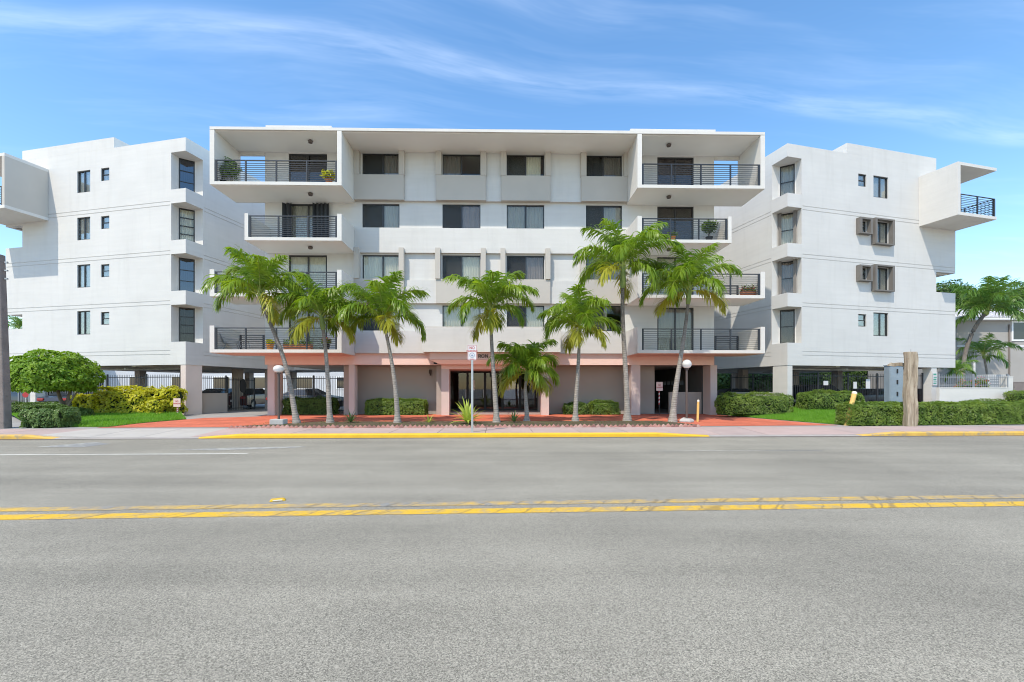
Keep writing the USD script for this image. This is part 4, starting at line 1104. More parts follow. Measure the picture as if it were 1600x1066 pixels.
# ------------------------------------------------------------------ foliage helpers
def leaves(c, nrm, size, r, spread=0.7, aspect=0.5, bend=0.0):
    """Diamond leaves at points c facing roughly nrm."""
    n = len(c)
    nv = nrm + r.normal(0, spread, (n, 3))
    nv /= np.linalg.norm(nv, axis=1, keepdims=True) + 1e-9
    t = np.cross(nv, r.normal(0, 1, (n, 3)))
    t /= np.linalg.norm(t, axis=1, keepdims=True) + 1e-9
    b = np.cross(nv, t)
    s = (size * r.uniform(0.7, 1.3, n))[:, None]
    fold = nv * s * 0.12
    v = np.stack([c - t * s * 0.5, c + b * s * aspect * 0.5 + fold, c + t * s * 0.5, c - b * s * aspect * 0.5 + fold], 1).reshape(-1, 3)
    f = (np.arange(n)[:, None, None] * 4 + np.array([[0, 1, 2], [0, 2, 3]])[None]).reshape(-1, 3)
    return trimesh.Trimesh(v, f, process=False)

def hedge(p0, p1, width, z0, h, n, mat, label, size=0.075, seed=0, rough=0.10, ends=0.35, group=None, name="hedge", round_=0.25, flower=None):
    """A clipped hedge from p0 to p1 (world xy of its centre line): dense leaf shell over a dark core, uneven outline."""
    r = np.random.default_rng(seed + 100)
    p0, p1 = np.array(p0[:2], float), np.array(p1[:2], float)
    d = p1 - p0; ln = np.linalg.norm(d)
    t = node(name, (*((p0 + p1) / 2), 0), math.degrees(math.atan2(d[1], d[0])), label=label, cat="hedge" if name == "hedge" else "bush", group=group or {"hedge": "clipped hedges", "croton_bush": "yellow croton bushes on the left lawn"}.get(name))
    a, b = ln / 2, width / 2
    # superellipsoid-ish shell directions
    def shell(m, r_):
        # sample box surface, weighted by area
        areas = np.array([ln * width, ln * h, ln * h, width * h, width * h])
        face = r_.choice(5, m, p=areas / areas.sum())
        U, V = r_.uniform(-1, 1, m), r_.uniform(-1, 1, m)
        P = np.zeros((m, 3)); N = np.zeros((m, 3))
        for k in range(5):
            q = face == k
            if k == 0: P[q] = np.c_[U[q] * a, V[q] * b, np.full(q.sum(), h)]; N[q] = (0, 0, 1)
            elif k < 3:
                sg = -1 if k == 1 else 1
                P[q] = np.c_[U[q] * a, np.full(q.sum(), sg * b), (V[q] + 1) / 2 * h]; N[q] = (0, sg, 0)
            else:
                sg = -1 if k == 3 else 1
                P[q] = np.c_[np.full(q.sum(), sg * a), U[q] * b, (V[q] + 1) / 2 * h]; N[q] = (sg, 0, 0)
        return P, N
    def rounded(P):
        Q = P.copy()
        rr = round_
        cx_, cy_, cz_ = np.clip(P[:, 0], -a + min(rr * 1.4, a * .9), a - min(rr * 1.4, a * .9)), np.clip(P[:, 1], -b + min(rr, b * .8), b - min(rr, b * .8)), np.minimum(P[:, 2], h - min(rr, h * .7))
        cc = np.c_[cx_, cy_, cz_]
        dv = P - cc
        l = np.linalg.norm(dv, axis=1, keepdims=True)
        lim = np.max(np.abs(dv), axis=1, keepdims=True)
        return cc + np.where(l > 1e-6, dv / np.maximum(l, 1e-6) * lim, 0)
    P, N = shell(n, r)
    Q = rounded(P)
    off = (meshkit.fbm(Q * 2.2 + seed, 3, seed) - 0.5) * 2.6 * rough + r.uniform(-0.07, 0.035, n)
    Q = Q + N * off[:, None]
    Q[:, 2] = np.maximum(Q[:, 2], 0.03)
    lf = leaves(Q + [0, 0, z0], N + [0, 0, 0.65], size * 1.15, r, 0.42)
    obj("foliage", lf, M[mat], t)
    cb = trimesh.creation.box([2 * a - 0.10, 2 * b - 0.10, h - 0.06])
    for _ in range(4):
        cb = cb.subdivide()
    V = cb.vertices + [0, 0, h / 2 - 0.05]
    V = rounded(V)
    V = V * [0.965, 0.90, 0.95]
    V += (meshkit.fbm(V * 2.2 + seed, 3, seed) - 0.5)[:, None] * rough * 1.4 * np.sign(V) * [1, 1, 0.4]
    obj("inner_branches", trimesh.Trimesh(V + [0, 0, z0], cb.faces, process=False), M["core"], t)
    if flower:
        fm, fn = flower
        idx = r.choice(n, fn)
        obj("flowers", leaves(Q[idx] + N[idx] * 0.05 + [0, 0, z0 + 0.02], N[idx] + [0, 0, 0.6], 0.07, r, 0.5, 0.9), M[fm], t)
    return t

at = lambda u, y: np.array([(u - CU) / F * y, y, 0.0])
hx = lambda u, v, dy=0.0, z=0.16: ground(u, v, z) + np.array([0, dy, 0])
# right-hand hedges
hedge(at(1124, 23.0), at(1232, 23.6), 1.1, 0.28, 1.02, 9000, "hedge", "rounded clipped hedge on the lawn left of the right wing's corner pillar", seed=1, rough=0.13, round_=0.45)
hedge(at(1250, 24.5), at(1340, 25.2), 1.0, 0.42, 0.98, 8000, "hedge", "clipped hedge on the lawn right of the wing's corner pillar", seed=2, rough=0.13, round_=0.4)
hedge(hx(1330, 664.5, 0.45), hx(1640, 661.5, 0.45), 0.9, 0.13, 0.86, 30000, "hedge", "long low clipped hedge along the sidewalk behind the timber stump", seed=3, rough=0.07, round_=0.2, size=0.066)
hedge(at(1358, 21.6), at(1398, 21.6), 0.7, 0.15, 0.78, 3000, "hedge", "small hedge in front of the grey cabinet's left side", seed=4)
hedge(at(1438, 23.4), at(1498, 23.4), 0.7, 0.13, 0.68, 3600, "hedge", "low hedge in front of the pillar with the green sign", seed=5)
hedge(at(1503, 24.6), at(1570, 24.6), 0.7, 0.13, 0.80, 4200, "hedge", "low hedge against the white garden wall", seed=6)
hedge(at(1580, 25.0), at(1640, 25.0), 1.0, 0.13, 1.28, 5000, "hedge", "taller hedge at the far right beyond the white pier", seed=7)
# hedges against the building
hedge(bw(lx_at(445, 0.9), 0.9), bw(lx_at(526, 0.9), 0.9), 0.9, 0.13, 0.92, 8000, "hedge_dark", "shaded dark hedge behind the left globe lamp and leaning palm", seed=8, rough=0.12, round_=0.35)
hedge(bw(lx_at(573, 0.5), 0.5), bw(lx_at(667, 0.5), 0.5), 0.9, 0.13, 0.86, 9000, "hedge", "clipped hedge against the recessed wall left of the entrance", seed=9, rough=0.08, round_=0.3)
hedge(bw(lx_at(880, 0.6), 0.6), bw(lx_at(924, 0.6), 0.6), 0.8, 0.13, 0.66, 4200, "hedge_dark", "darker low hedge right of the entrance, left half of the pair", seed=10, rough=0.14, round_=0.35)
hedge(bw(lx_at(920, 0.5), 0.5), bw(lx_at(967, 0.5), 0.5), 0.85, 0.13, 0.74, 5200, "hedge", "brighter low hedge right of the entrance, right half of the pair", seed=11, rough=0.13, round_=0.35)
# left plantings
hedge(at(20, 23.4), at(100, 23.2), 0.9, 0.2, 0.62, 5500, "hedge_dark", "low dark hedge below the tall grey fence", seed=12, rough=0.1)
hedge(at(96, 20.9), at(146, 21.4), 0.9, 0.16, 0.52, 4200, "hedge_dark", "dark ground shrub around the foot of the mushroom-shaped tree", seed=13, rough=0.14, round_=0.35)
hedge(hx(22, 668, 0.55), hx(92, 667.5, 0.55), 1.0, 0.13, 0.82, 8500, "hedge_grey", "low grey-green bush beside the concrete pole at the sidewalk", seed=14, rough=0.16, round_=0.45, name="bush")
def croton(p0, p1, width, h, n, label, seed):
    t = hedge(p0, p1, width, 0.30, h, n, "croton", label, size=0.13, seed=seed, rough=0.32, round_=0.4, name="croton_bush")
    return t
croton(at(124, 23.6), at(172, 23.6), 1.1, 0.98, 2600, "yellow croton bush nearest the mushroom-shaped tree", 21)
croton(at(160, 23.5), at(243, 23.5), 1.2, 1.24, 5200, "large yellow croton bush in the middle of the left lawn", 22)
croton(at(234, 23.2), at(260, 23.2), 0.8, 0.80, 1500, "small yellow-green croton beside the large one", 23)
croton(at(249, 23.8), at(284, 23.8), 0.8, 1.32, 2200, "tall leggy croton bush next to the left wing's corner pillar", 24)
# flowers behind the garden fence
for u, v, lb in ((1508, 602, "red-flowered shrub behind the garden fence, the lower one"), (1531, 596, "red-flowered shrub behind the garden fence, the taller one")):
    q = depth(u, 634, 26.6)
    hedge(q + [-0.35, 0, 0], q + [0.35, 0, 0], 0.6, 0.12, depth(u, v - 4, 26.6)[2] - 0.1, 900, "hedge", lb, seed=int(u), rough=0.2, round_=0.3, size=0.1, name="flower_bush", flower=("petal_red", 260))

# ------------------------------------------------------------------ palms
def frond_mesh(base, az, e0, length, droop, nleaf, leaf_len, r, roll=0.0, curl=0.6):
    """Feather frond: arching stalk with drooping leaflets both sides. Returns (stalk, blade)."""
    m = 22
    s = np.linspace(0, 1, m)
    elev = e0 - droop * s ** 1.45
    azs = az + curl * 0.25 * s * r.uniform(-1, 1)
    dv = np.c_[np.cos(elev) * np.cos(azs), np.cos(elev) * np.sin(azs), np.sin(elev)]
    P = base + np.vstack([[0, 0, 0], np.cumsum((dv[1:] + dv[:-1]) / 2 * length / (m - 1), axis=0)])
    stalk = tube(P, np.linspace(0.024, 0.005, m), 5)
    sl = np.linspace(0.16, 0.995, nleaf)
    side = np.tile([1.0, -1.0], nleaf)
    ss = np.repeat(sl, 2) + r.uniform(-0.004, 0.004, 2 * nleaf)
    ss = np.clip(ss, 0, 1)
    at = np.stack([np.interp(ss, s, P[:, k]) for k in range(3)], 1)
    T = np.stack([np.interp(ss, s, dv[:, k]) for k in range(3)], 1)
    T /= np.linalg.norm(T, axis=1, keepdims=True)
    hor = np.stack([-np.sin(np.full(len(ss), az)), np.cos(np.full(len(ss), az)), np.zeros(len(ss))], 1)
    U = np.cross(T, hor)
    U *= np.sign(U[:, 2:] + 1e-9)
    U = np.where(np.abs(T[:, 2:]) > 0.93, U * 1.0, U)
    S = np.cross(U, T)
    S /= np.linalg.norm(S, axis=1, keepdims=True) + 1e-9
    cr_, sr_ = math.cos(roll), math.sin(roll)
    S, U = S * cr_ + U * sr_, U * cr_ - S * sr_
    fwd = np.radians(32 + 30 * ss ** 2)[:, None] + r.normal(0, 0.16, (len(ss), 1))
    lift = (0.34 - 0.30 * ss)[:, None] + r.normal(0, 0.24, (len(ss), 1))
    D = S * side[:, None] * np.cos(fwd) + T * np.sin(fwd) + U * lift
    D /= np.linalg.norm(D, axis=1, keepdims=True)
    ln = leaf_len * np.clip(np.minimum(1.0, (ss - 0.08) * 3.6), 0.25, 1) * (1 - 0.55 * np.clip((ss - 0.55) / 0.45, 0, 1) ** 1.5) * r.uniform(0.68, 1.18, len(ss))
    k = 4
    tt = np.linspace(0, 1, k + 1)
    pts = [at]
    d = D.copy()
    for j in range(k):
        d = d + np.array([0, 0, -1.0]) * (0.22 + 0.46 * tt[j]) * r.uniform(0.35, 1.75, (len(ss), 1))
        d /= np.linalg.norm(d, axis=1, keepdims=True)
        pts.append(pts[-1] + d * (ln / k)[:, None])
    Wd = np.cross(D, U)
    Wd /= np.linalg.norm(Wd, axis=1, keepdims=True) + 1e-9
    Wd = Wd * 0.8 + U * 0.5 * side[:, None]
    wid = np.array([0.011, 0.020, 0.019, 0.013, 0.0015]) * leaf_len / 0.55
    V = np.stack([np.stack([pts[j] - Wd * wid[j], pts[j] + Wd * wid[j]], 1) for j in range(k + 1)], 1)      # n, k+1, 2, 3
    n = len(ss)
    base_i = np.arange(n)[:, None, None] * (2 * (k + 1))
    q = np.array([[[2 * j, 2 * j + 1, 2 * j + 3], [2 * j, 2 * j + 3, 2 * j + 2]] for j in range(k)]).reshape(1, -1, 3)
    return stalk, trimesh.Trimesh(V.reshape(-1, 3), (base_i + q).reshape(-1, 3), process=False)

def palm(path_px, depth_y, label, seed, n=17, length=2.35, leaf_len=0.76, r0=0.125, r1=0.08, shaft=0.7, up=0.12, mats=("palm", "palm_old"), group="palms along the sidewalk strip", zbase=0.16, nleaf=66, fr=None, old=2, droop=1.0):
    """path_px: trunk centre line in photo pixels from the foot to the crown, all at one depth (y)."""
    r = np.random.default_rng(seed)
    pts = np.array([depth(u, v, depth_y) for u, v in path_px])
    pts[0, 2] = min(pts[0, 2], zbase)
    o = pts[0].copy(); o[2] = 0
    t = node("palm_tree", o, label=label, cat="palm tree", group=group)
    C = spline(pts - o, 40)
    rad = np.interp(np.linspace(0, 1, 40), [0, 0.03, 0.10, 0.5, 1.0], [r0 * 1.5, r0 * 1.2, r0 * 0.86, r0 * 0.42 + r1 * 0.38, r1 * 0.8])
    rad = rad * (1 + 0.03 * np.sin(np.arange(40) * 2.3))
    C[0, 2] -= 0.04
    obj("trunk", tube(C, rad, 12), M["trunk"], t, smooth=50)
    top = C[-1]
    dirn = C[-1] - C[-3]; dirn /= np.linalg.norm(dirn)
    sh = np.array([top - dirn * 0.02, top + dirn * shaft * 0.3, top + dirn * shaft * 0.75, top + dirn * shaft])
    obj("crown_shaft", tube(spline(sh, 12), np.interp(np.linspace(0, 1, 12), [0, 0.25, 0.7, 1], [r1 * 1.03, r1 * 1.35, r1 * 1.1, r1 * 0.55]), 10), M["shaft"], t, smooth=50)
    hub = top + dirn * shaft * 0.9
    ga = 2.399963
    for k in range(n):
        q = k / (n - 1)
        az = k * ga + r.normal(0, 0.16) + seed
        e0 = math.radians(88 - 62 * q ** 0.85) + r.normal(0, 0.09)
        dr = (math.radians(70) + math.radians(58) * q) * r.uniform(0.88, 1.15) * droop
        if k >= n - old:
            e0, dr = math.radians(6) + r.normal(0, 0.12), math.radians(88) * r.uniform(0.9, 1.1)
        lg = length * (0.72 + 0.34 * math.sin(PI * min(1, 0.2 + q * 0.75))) * r.uniform(0.92, 1.08)
        if k == 0:
            lg *= 0.75
        fn = node("frond", parent=t)
        stalk, blade = frond_mesh(hub - dirn * 0.25 * q * shaft, az, e0, lg, dr, nleaf, leaf_len, r, roll=r.normal(0, 0.25))
        obj("stalk", stalk, M["rachis"], fn)
        obj("leaflets", blade, M[mats[1]] if k >= n - old else M[mats[0]], fn)
    return t
DY = lambda v: (EYE - 0.16) * F / (v - CV)
palm([(464, 663), (455, 612), (443, 560), (425, 512), (413, 480)], DY(661.5), "leaning palm nearest the left globe lamp, its trunk curving left", 1, length=2.25)
palm([(516, 661), (513, 610), (509, 550), (505, 515)], DY(660.5), "palm with yellow-brown hanging fronds behind the leaning palm, by the left bromeliad", 2, length=1.95, n=17, old=3)
palm([(621, 661), (618, 610), (611, 560), (603, 520)], DY(660.5), "palm in front of the clipped hedge left of the entrance", 3, length=2.3, n=16)
palm([(776, 660), (773, 610), (769, 550), (767, 505)], DY(660), "tall palm just right of the parking sign, covering the building lettering", 4, length=2.2, n=17)
palm([(823, 657.5), (822, 630), (821, 610), (822, 595)], DY(657.5), "shortest palm with a full drooping crown in front of the entrance", 5, length=1.75, n=17, r0=0.12, shaft=0.5, old=3)
palm([(899, 657.5), (901, 610), (904, 560), (905, 530)], DY(658), "palm with a yellowing hanging frond right of the entrance", 6, length=2.0, n=16, old=3)
palm([(980, 657.5), (978, 590), (974, 520), (973, 450)], DY(657.5), "tallest palm with a thick green crown shaft", 7, length=2.55, leaf_len=0.80, n=18, r1=0.10, shaft=1.1, r0=0.145)
palm([(1051, 659), (1057, 600), (1068, 530), (1075, 475)], DY(658.5), "palm leaning right beside the right globe lamp", 8, length=2.35, leaf_len=0.76, n=17, shaft=0.8, r0=0.145)

# background palms on the right and left
palm([(1503, 618), (1504, 590), (1506, 565), (1522, 515), (1538, 492)], 33.0, "large background palm leaning right beside the neighbouring house", 31, length=3.0, leaf_len=0.95, n=24, r0=0.17, r1=0.15, shaft=0.4, mats=("palm_far", "palm_far"), group="palms beyond the building", zbase=0.1, nleaf=56, droop=0.85)
palm([(1494, 620), (1494, 600), (1495, 585)], 29.5, "small palm in the gap beside the right wing's end", 32, length=1.3, leaf_len=0.5, n=13, r0=0.08, r1=0.06, shaft=0.2, mats=("palm_far", "palm_far"), group="palms beyond the building", zbase=0.1, nleaf=34)
palm([(1545, 616), (1543, 590), (1538, 560)], 34.0, "low palm with hanging fronds against the grey house wall", 33, length=2.1, leaf_len=0.7, n=13, r0=0.1, r1=0.08, shaft=0.3, mats=("palm_far", "palm_far"), group="palms beyond the building", zbase=0.1, nleaf=36)
palm([(30, 600), (30, 560), (30, 520)], 44.0, "distant palm seen through the left wing's corner opening", 34, length=2.2, leaf_len=0.7, n=13, r0=0.14, r1=0.1, shaft=0.4, mats=("palm_far", "palm_far"), group="palms beyond the building", zbase=0.1, nleaf=34)

# ------------------------------------------------------------------ trees
def broad_tree(x, y, label, seed, trunks, crown_c, crown_r, n, mat, size, name="ficus_tree", flat=0.0, cat="tree", layers=1.0, clump=0.16):
    r = np.random.default_rng(seed)
    t = node(name, (x, y, 0), label=label, cat=cat)
    for pts, r0, r1 in trunks:
        obj("trunk", tube(spline(np.array(pts, float), 16), np.linspace(r0, r1, 16), 8), M["bark"], t, smooth=50)
    # limbs reaching into the crown
    cc = np.array(crown_c, float); cr = np.array(crown_r, float)
    for k in range(10):
        d = r.normal(0, 1, 3); d[2] = abs(d[2]) * 0.6; d /= np.linalg.norm(d)
        a0 = np.array(trunks[k % len(trunks)][0][-1], float)
        b0 = cc + d * cr * 0.8
        obj("limb", tube(spline([a0, (a0 + b0) / 2 + r.normal(0, 0.08, 3), b0], 8), np.linspace(0.045, 0.012, 8) * max(1, cr[0] / 1.5), 5), M["bark"], t)
    d = r.normal(0, 1, (n, 3)); d /= np.linalg.norm(d, axis=1, keepdims=True)
    if flat:
        d[:, 2] = np.where(d[:, 2] < -flat, -flat * r.uniform(0.5, 1, n), d[:, 2])
    rad = 1.0 + (meshkit.fbm(d * 3.1 + seed, 3, seed) - 0.5) * 2 * clump
    dep = r.uniform(0, 1, n) ** 2.2 * 0.42
    P = cc + d * cr * (rad - dep)[:, None]
    obj("crown", leaves(P, d + [0, 0, 0.4], size, r, 0.55, 0.55), M[mat], t)
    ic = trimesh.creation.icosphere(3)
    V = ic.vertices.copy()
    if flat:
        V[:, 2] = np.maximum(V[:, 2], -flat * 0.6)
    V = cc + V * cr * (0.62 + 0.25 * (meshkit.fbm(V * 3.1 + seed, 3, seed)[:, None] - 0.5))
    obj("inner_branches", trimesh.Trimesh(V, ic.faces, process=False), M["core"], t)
    return t
fy = 21.2
fb = depth(97, 640, fy)
fc = depth(81, 584, fy) - [fb[0], fb[1], 0]
tr = [([(0, 0, 0.1), (0.06, 0.02, 0.5), (-0.05, 0, 1.0), (-0.25, 0.05, 1.7)], 0.10, 0.05), ([(0.05, 0.05, 0.1), (0.22, 0.05, 0.6), (0.30, 0, 1.1), (0.55, 0.1, 1.8)], 0.08, 0.04),
      ([(-0.08, 0.05, 0.1), (-0.1, 0.1, 0.6), (0.1, 0.1, 1.0), (0.15, 0.15, 1.8)], 0.07, 0.035), ([(0.1, -0.05, 0.1), (0.45, -0.1, 0.9), (0.85, -0.1, 1.5), (1.0, 0, 1.9)], 0.05, 0.03)]
broad_tree(fb[0], fb[1], "mushroom-shaped clipped tree with bright green domed crown on the left lawn", 41, tr, (fc[0] + 0.02, 0.0, 2.12), (1.86, 1.6, 1.14), 11000, "ficus", 0.175, flat=0.58, clump=0.26)
for (u, v, y, cr, n, lb, sd) in ((1478, 470, 60, (3.4, 3.0, 2.4), 5000, "distant dark tree just past the right wing's loggia", 51), (1452, 590, 46, (4.2, 3.0, 1.9), 7000, "green tree glimpsed behind the right garage, nearest its end pillar", 52),
                               (1270, 592, 47, (4.0, 3.0, 2.3), 8000, "bright leafy tree behind the right garage next to the corner pillar", 53), (1160, 597, 46, (4.5, 3, 2.0), 8000, "shaded tree behind the right courtyard opening", 54),
                               (1640, 560, 52, (4.5, 4.0, 5.0), 8000, "dark tree beyond the neighbouring house at the right", 55), (1600, 470, 70, (5, 4, 3.0), 4000, "far tree top rising over the tiled roof", 56),
                               (1360, 588, 48, (4.2, 3.0, 2.4), 8000, "leafy tree behind the right garage's middle bay", 57)):
    c_ = depth(u, v, y)
    broad_tree(c_[0], c_[1], lb, sd, [([(0, 0, 0), (0.1, 0, c_[2] * 0.4), (0, 0.1, c_[2] * 0.8)], 0.25, 0.14)], (0, 0, max(c_[2], 1.9)), cr, n, "tree_far", 0.34, name="broadleaf_tree", clump=0.3)

# ------------------------------------------------------------------ strap-leaved plants of the palm bed
def strap_plant(u, v, label, seed, n, ln, wd, mat, name, up=1.0):
    r = np.random.default_rng(seed)
    q = ground(u, v, 0.165)
    t = node(name, (q[0], q[1], 0.15), label=label, cat="plant")
    for k in range(n):
        f_ = k / n
        az = k * 2.399963 + r.normal(0, 0.1)
        e0 = math.radians(86 - 70 * f_) + r.normal(0, 0.05)
        L_ = ln * r.uniform(0.8, 1.1) * (1.0 - 0.15 * f_)
        s = np.linspace(0, 1, 9)
        el = e0 - (0.25 + 0.75 * f_) * s ** 1.6
        dv = np.c_[np.cos(el) * math.cos(az), np.cos(el) * math.sin(az), np.sin(el)]
        P = np.vstack([[0, 0, 0], np.cumsum(dv[1:] * L_ / 8, axis=0)]) + [0.03 * math.cos(az), 0.03 * math.sin(az), 0.05]
        w = wd * np.interp(s, [0, 0.25, 0.6, 1], [0.55, 1, 0.85, 0.03])
        sd = np.array([-math.sin(az), math.cos(az), 0])
        nrm = np.cross(dv, sd)
        V = np.stack([P - sd * w[:, None] - nrm * w[:, None] * -0.25, P, P + sd * w[:, None] + nrm * w[:, None] * 0.25], 1).reshape(-1, 3)
        f = []
        for j in range(8):
            for c_ in range(2):
                a_ = j * 3 + c_
                f += [(a_, a_ + 1, a_ + 4), (a_, a_ + 4, a_ + 3)]
        obj("leaf", trimesh.Trimesh(V, f, process=False), M[mat], t)
strap_plant(731, 662, "large yellow-green agave behind the parking sign's post", 61, 26, 1.05, 0.06, "agave", "agave_plant")
strap_plant(548, 661, "small dark spiky bromeliad between the second and third palms", 62, 20, 0.52, 0.03, "bromeliad", "bromeliad_plant")
strap_plant(803, 660, "small dark spiky bromeliad beside the shortest palm", 63, 20, 0.55, 0.03, "bromeliad", "bromeliad_plant")
strap_plant(670, 661.5, "sparse low strap-leaved plant left of the large agave", 64, 10, 0.45, 0.025, "agave", "strap_plant")

# ------------------------------------------------------------------ street furniture
# parking sign
def text_on(parent, name, s, h, x, y, z, mat, bold=True):
    m = meshkit.text_mesh(s, h, 0.003, bold)
    w = m.bounds[1][0] - m.bounds[0][0]
    m.apply_translation([-w / 2 - m.bounds[0][0], 0, 0])
    m.apply_transform(np.array([[1, 0, 0, x], [0, 0, -1, y], [0, 1, 0, z], [0, 0, 0, 1]], float))
    return obj(name, m, mat, parent)
q = ground(737.7, 675.5, 0.13)
s_y = q[1]
sp = node("parking_sign", (q[0], q[1], 0), 1.5, label="tall metal parking sign on a slotted steel post at the kerb", cat="road sign")
ztop = depth(739, 539, s_y)[2]
post = bx(-0.035, 0.035, -0.02, 0.0, 0.10, ztop - 0.05) + bx(-0.035, -0.025, -0.02, 0.03, 0.10, ztop - 0.05) + bx(0.025, 0.035, -0.02, 0.03, 0.10, ztop - 0.05)
obj("post", post, M["galv"], sp)
pw, ph = 0.30, ztop - depth(739, 563, s_y)[2]
plate = CrossSection([np.array([(-pw / 2 + 0.03, 0), (pw / 2 - 0.03, 0), (pw / 2, 0.03), (pw / 2, ph - 0.03), (pw / 2 - 0.03, ph), (-pw / 2 + 0.03, ph), (-pw / 2, ph - 0.03), (-pw / 2, 0.03)])]).extrude(0.004).rotate([90, 0, 0]).translate([0, -0.022, ztop - ph])
obj("plate", plate, M["sign_white"], sp)
rim = (CrossSection.square([pw - 0.02, ph - 0.02], True) - CrossSection.square([pw - 0.04, ph - 0.04], True)).extrude(0.0015).rotate([90, 0, 0]).translate([0, -0.0262, ztop - ph / 2])
obj("border", rim, M["sign_red"], sp)
text_on(sp, "text", "NO", 0.085, 0, -0.0262, ztop - 0.14, M["sign_red"])
text_on(sp, "text", "PARKING", 0.058, 0, -0.0262, ztop - 0.235, M["sign_red"])
ringm = (CrossSection.circle(0.085, 32) - CrossSection.circle(0.068, 32)).extrude(0.0015).rotate([90, 0, 0]).translate([0, -0.0262, ztop - 0.345])
obj("symbol_ring", ringm, M["sign_blue"], sp)
obj("symbol_mark", join([bx(-0.04, 0.04, -0.0277, -0.0262, ztop - 0.375, ztop - 0.345), bx(-0.02, 0.03, -0.0277, -0.0262, ztop - 0.344, ztop - 0.325)]), M["sign_blue"], sp)
obj("arrow", bx(-0.08, 0.08, -0.0277, -0.0262, ztop - ph + 0.03, ztop - ph + 0.045), M["sign_red"], sp)
# striped no-parking signs
def striped_sign(q, zb, zt, zp, w_, label):
    t = node("striped_sign", (q[0], q[1], 0), 1.0, label=label, cat="sign", group="striped no-parking signs")
    n = 7
    r_ = 0.035
    for k in range(n):
        z0, z1 = zb + (zp - zb) * k / n, zb + (zp - zb) * (k + 1) / n
        seg = cyl(r_, (z1 - z0) * 0.999, n=12).translate([0, 0, z0])
        v, f, _ = meshkit.arrays(seg)
        v[:, 2] += v[:, 0] * 0.9
        obj("post_stripe", trimesh.Trimesh(v, f, process=False), M["sign_red"] if k % 2 == 0 else M["sign_white"], t)
    obj("post_foot", cyl(0.02, zb - 0.08 , n=10).translate([0, 0, 0.10]), M["rail"], t)
    obj("plate", rbox(-w_ / 2, w_ / 2, -0.055, -0.036, zp, zt, 0.005), M["sign_pink"], t)
    text_on(t, "text", "NO", 0.075, 0, -0.0552, zp + (zt - zp) * 0.58, M["sign_red"])
    text_on(t, "text", "PARKING", 0.062, 0, -0.0552, zp + (zt - zp) * 0.33, M["sign_red"])
q = bw(lx_at(1030, 0.3), 0.3)
sy = q[1]
striped_sign(q, depth(1030, 632, sy)[2], depth(1030, 597, sy)[2], depth(1030, 611, sy)[2], 0.36, "small pink no-parking sign on a red and white striped post in the right garage bay")
sy = 23.3
q = depth(277.5, 647, sy)
striped_sign(q, 0.25, depth(277, 622.5, sy)[2], depth(277, 636, sy)[2], 0.36, "small pink no-parking sign on a short striped post by the left corner pillar")
# globe lamps
def globe_lamp(q, ztop, r_, label, flat, block):
    t = node("globe_lamp", (q[0], q[1], 0), 0, label=label, cat="lamp post", group="globe lamps beside the drive")
    g = trimesh.creation.icosphere(3, r_)
    g.apply_scale([1, 1, flat])
    obj("globe", g.apply_translation([0, 0, ztop - r_ * flat]), M["lamp_glass"], t, smooth=True)
    obj("collar", cyl(0.075, 0.07, 0.10, 16).translate([0, 0, ztop - 2 * r_ * flat - 0.04]), M["lamp_post"], t)
    obj("pole", cyl(0.045, ztop - 2 * r_ * flat - 0.3, n=14).translate([0, 0, 0.30]), M["lamp_post"], t, smooth=40)
    obj("base", block, M["concrete"], t)
q = ground(435.5, 664, 0.13)
globe_lamp(q, depth(435, 570.5, q[1])[2], 0.205, "globe lamp with a flattened white shade on a square concrete block beside the leaning palm", 0.76, rbox(-0.27, 0.27, -0.2, 0.2, 0.10, 0.36, 0.03))
q = ground(1073, 658.5, 0.16)
globe_lamp(q, depth(1070, 562, q[1])[2], 0.20, "globe lamp with a round white shade on a rough stone footing near the yellow bollard", 0.97, Manifold.batch_hull([Manifold.sphere(0.10, 8).translate([x_, y_, 0.17 + z_]) for x_, y_, z_ in ((-0.22, 0, 0), (0.24, 0.05, 0), (0.0, 0.2, 0.02), (0.05, -0.15, 0), (-0.1, 0.1, 0.05))]))
# bollards
def bollard(q, h, r_, tilt, label):
    t = node("bollard", (q[0], q[1], 0), 0, label=label, cat="bollard", group="yellow bollards")
    m = moved(tm(cyl(r_, h - 0.06, n=20)), (0, 0, 0.08), ry=tilt)
    obj("pipe", m, M["bollard"], t, smooth=40)
    cap = Manifold.sphere(r_ * 1.0, 20).scale([1, 1, 0.55]).trim_by_plane([0, 0, 1], 0.0).translate([0, 0, h - 0.06]) + cyl(r_ * 1.02, 0.06, n=20).translate([0, 0, h - 0.12])
    obj("cap", moved(tm(cap), (0, 0, 0.08), ry=tilt), M["cap"], t, smooth=40)
q = ground(1090, 658, 0.15)
bollard(q, 1.03, 0.05, 0.03, "slim upright yellow bollard beside the right globe lamp")
q = ground(1322, 664.5, 0.13)
bollard(q, depth(1332, 612.5, q[1])[2] + 0.0, 0.085, 0.245, "thick yellow bollard leaning right with peeling paint at the lawn corner")
# concrete utility pole at the left edge
q = ground(-4, 669, 0.13)
up_ = node("utility_pole", (q[0], q[1], 0), 6, label="tall stained concrete utility pole at the left edge of the sidewalk", cat="utility pole")
zt = depth(0, 398, q[1])[2]
obj("shaft", Manifold.batch_hull([rbox(-0.36, 0.36, -0.16, 0.16, 0.08, 0.2, 0.03), rbox(-0.22, 0.17, -0.12, 0.12, zt - 0.1, zt, 0.03)]), M["old_concrete"], up_)
obj("tag_plate", bx(0.0, 0.16, -0.212, -0.203, 1.55, 1.75), M["sign_white"], up_)
for k in range(3):
    obj("bracket", bx(0.25, 0.34, -0.03, 0.03, zt - 0.3 - 0.3 * k, zt - 0.25 - 0.3 * k), M["galv"], up_)
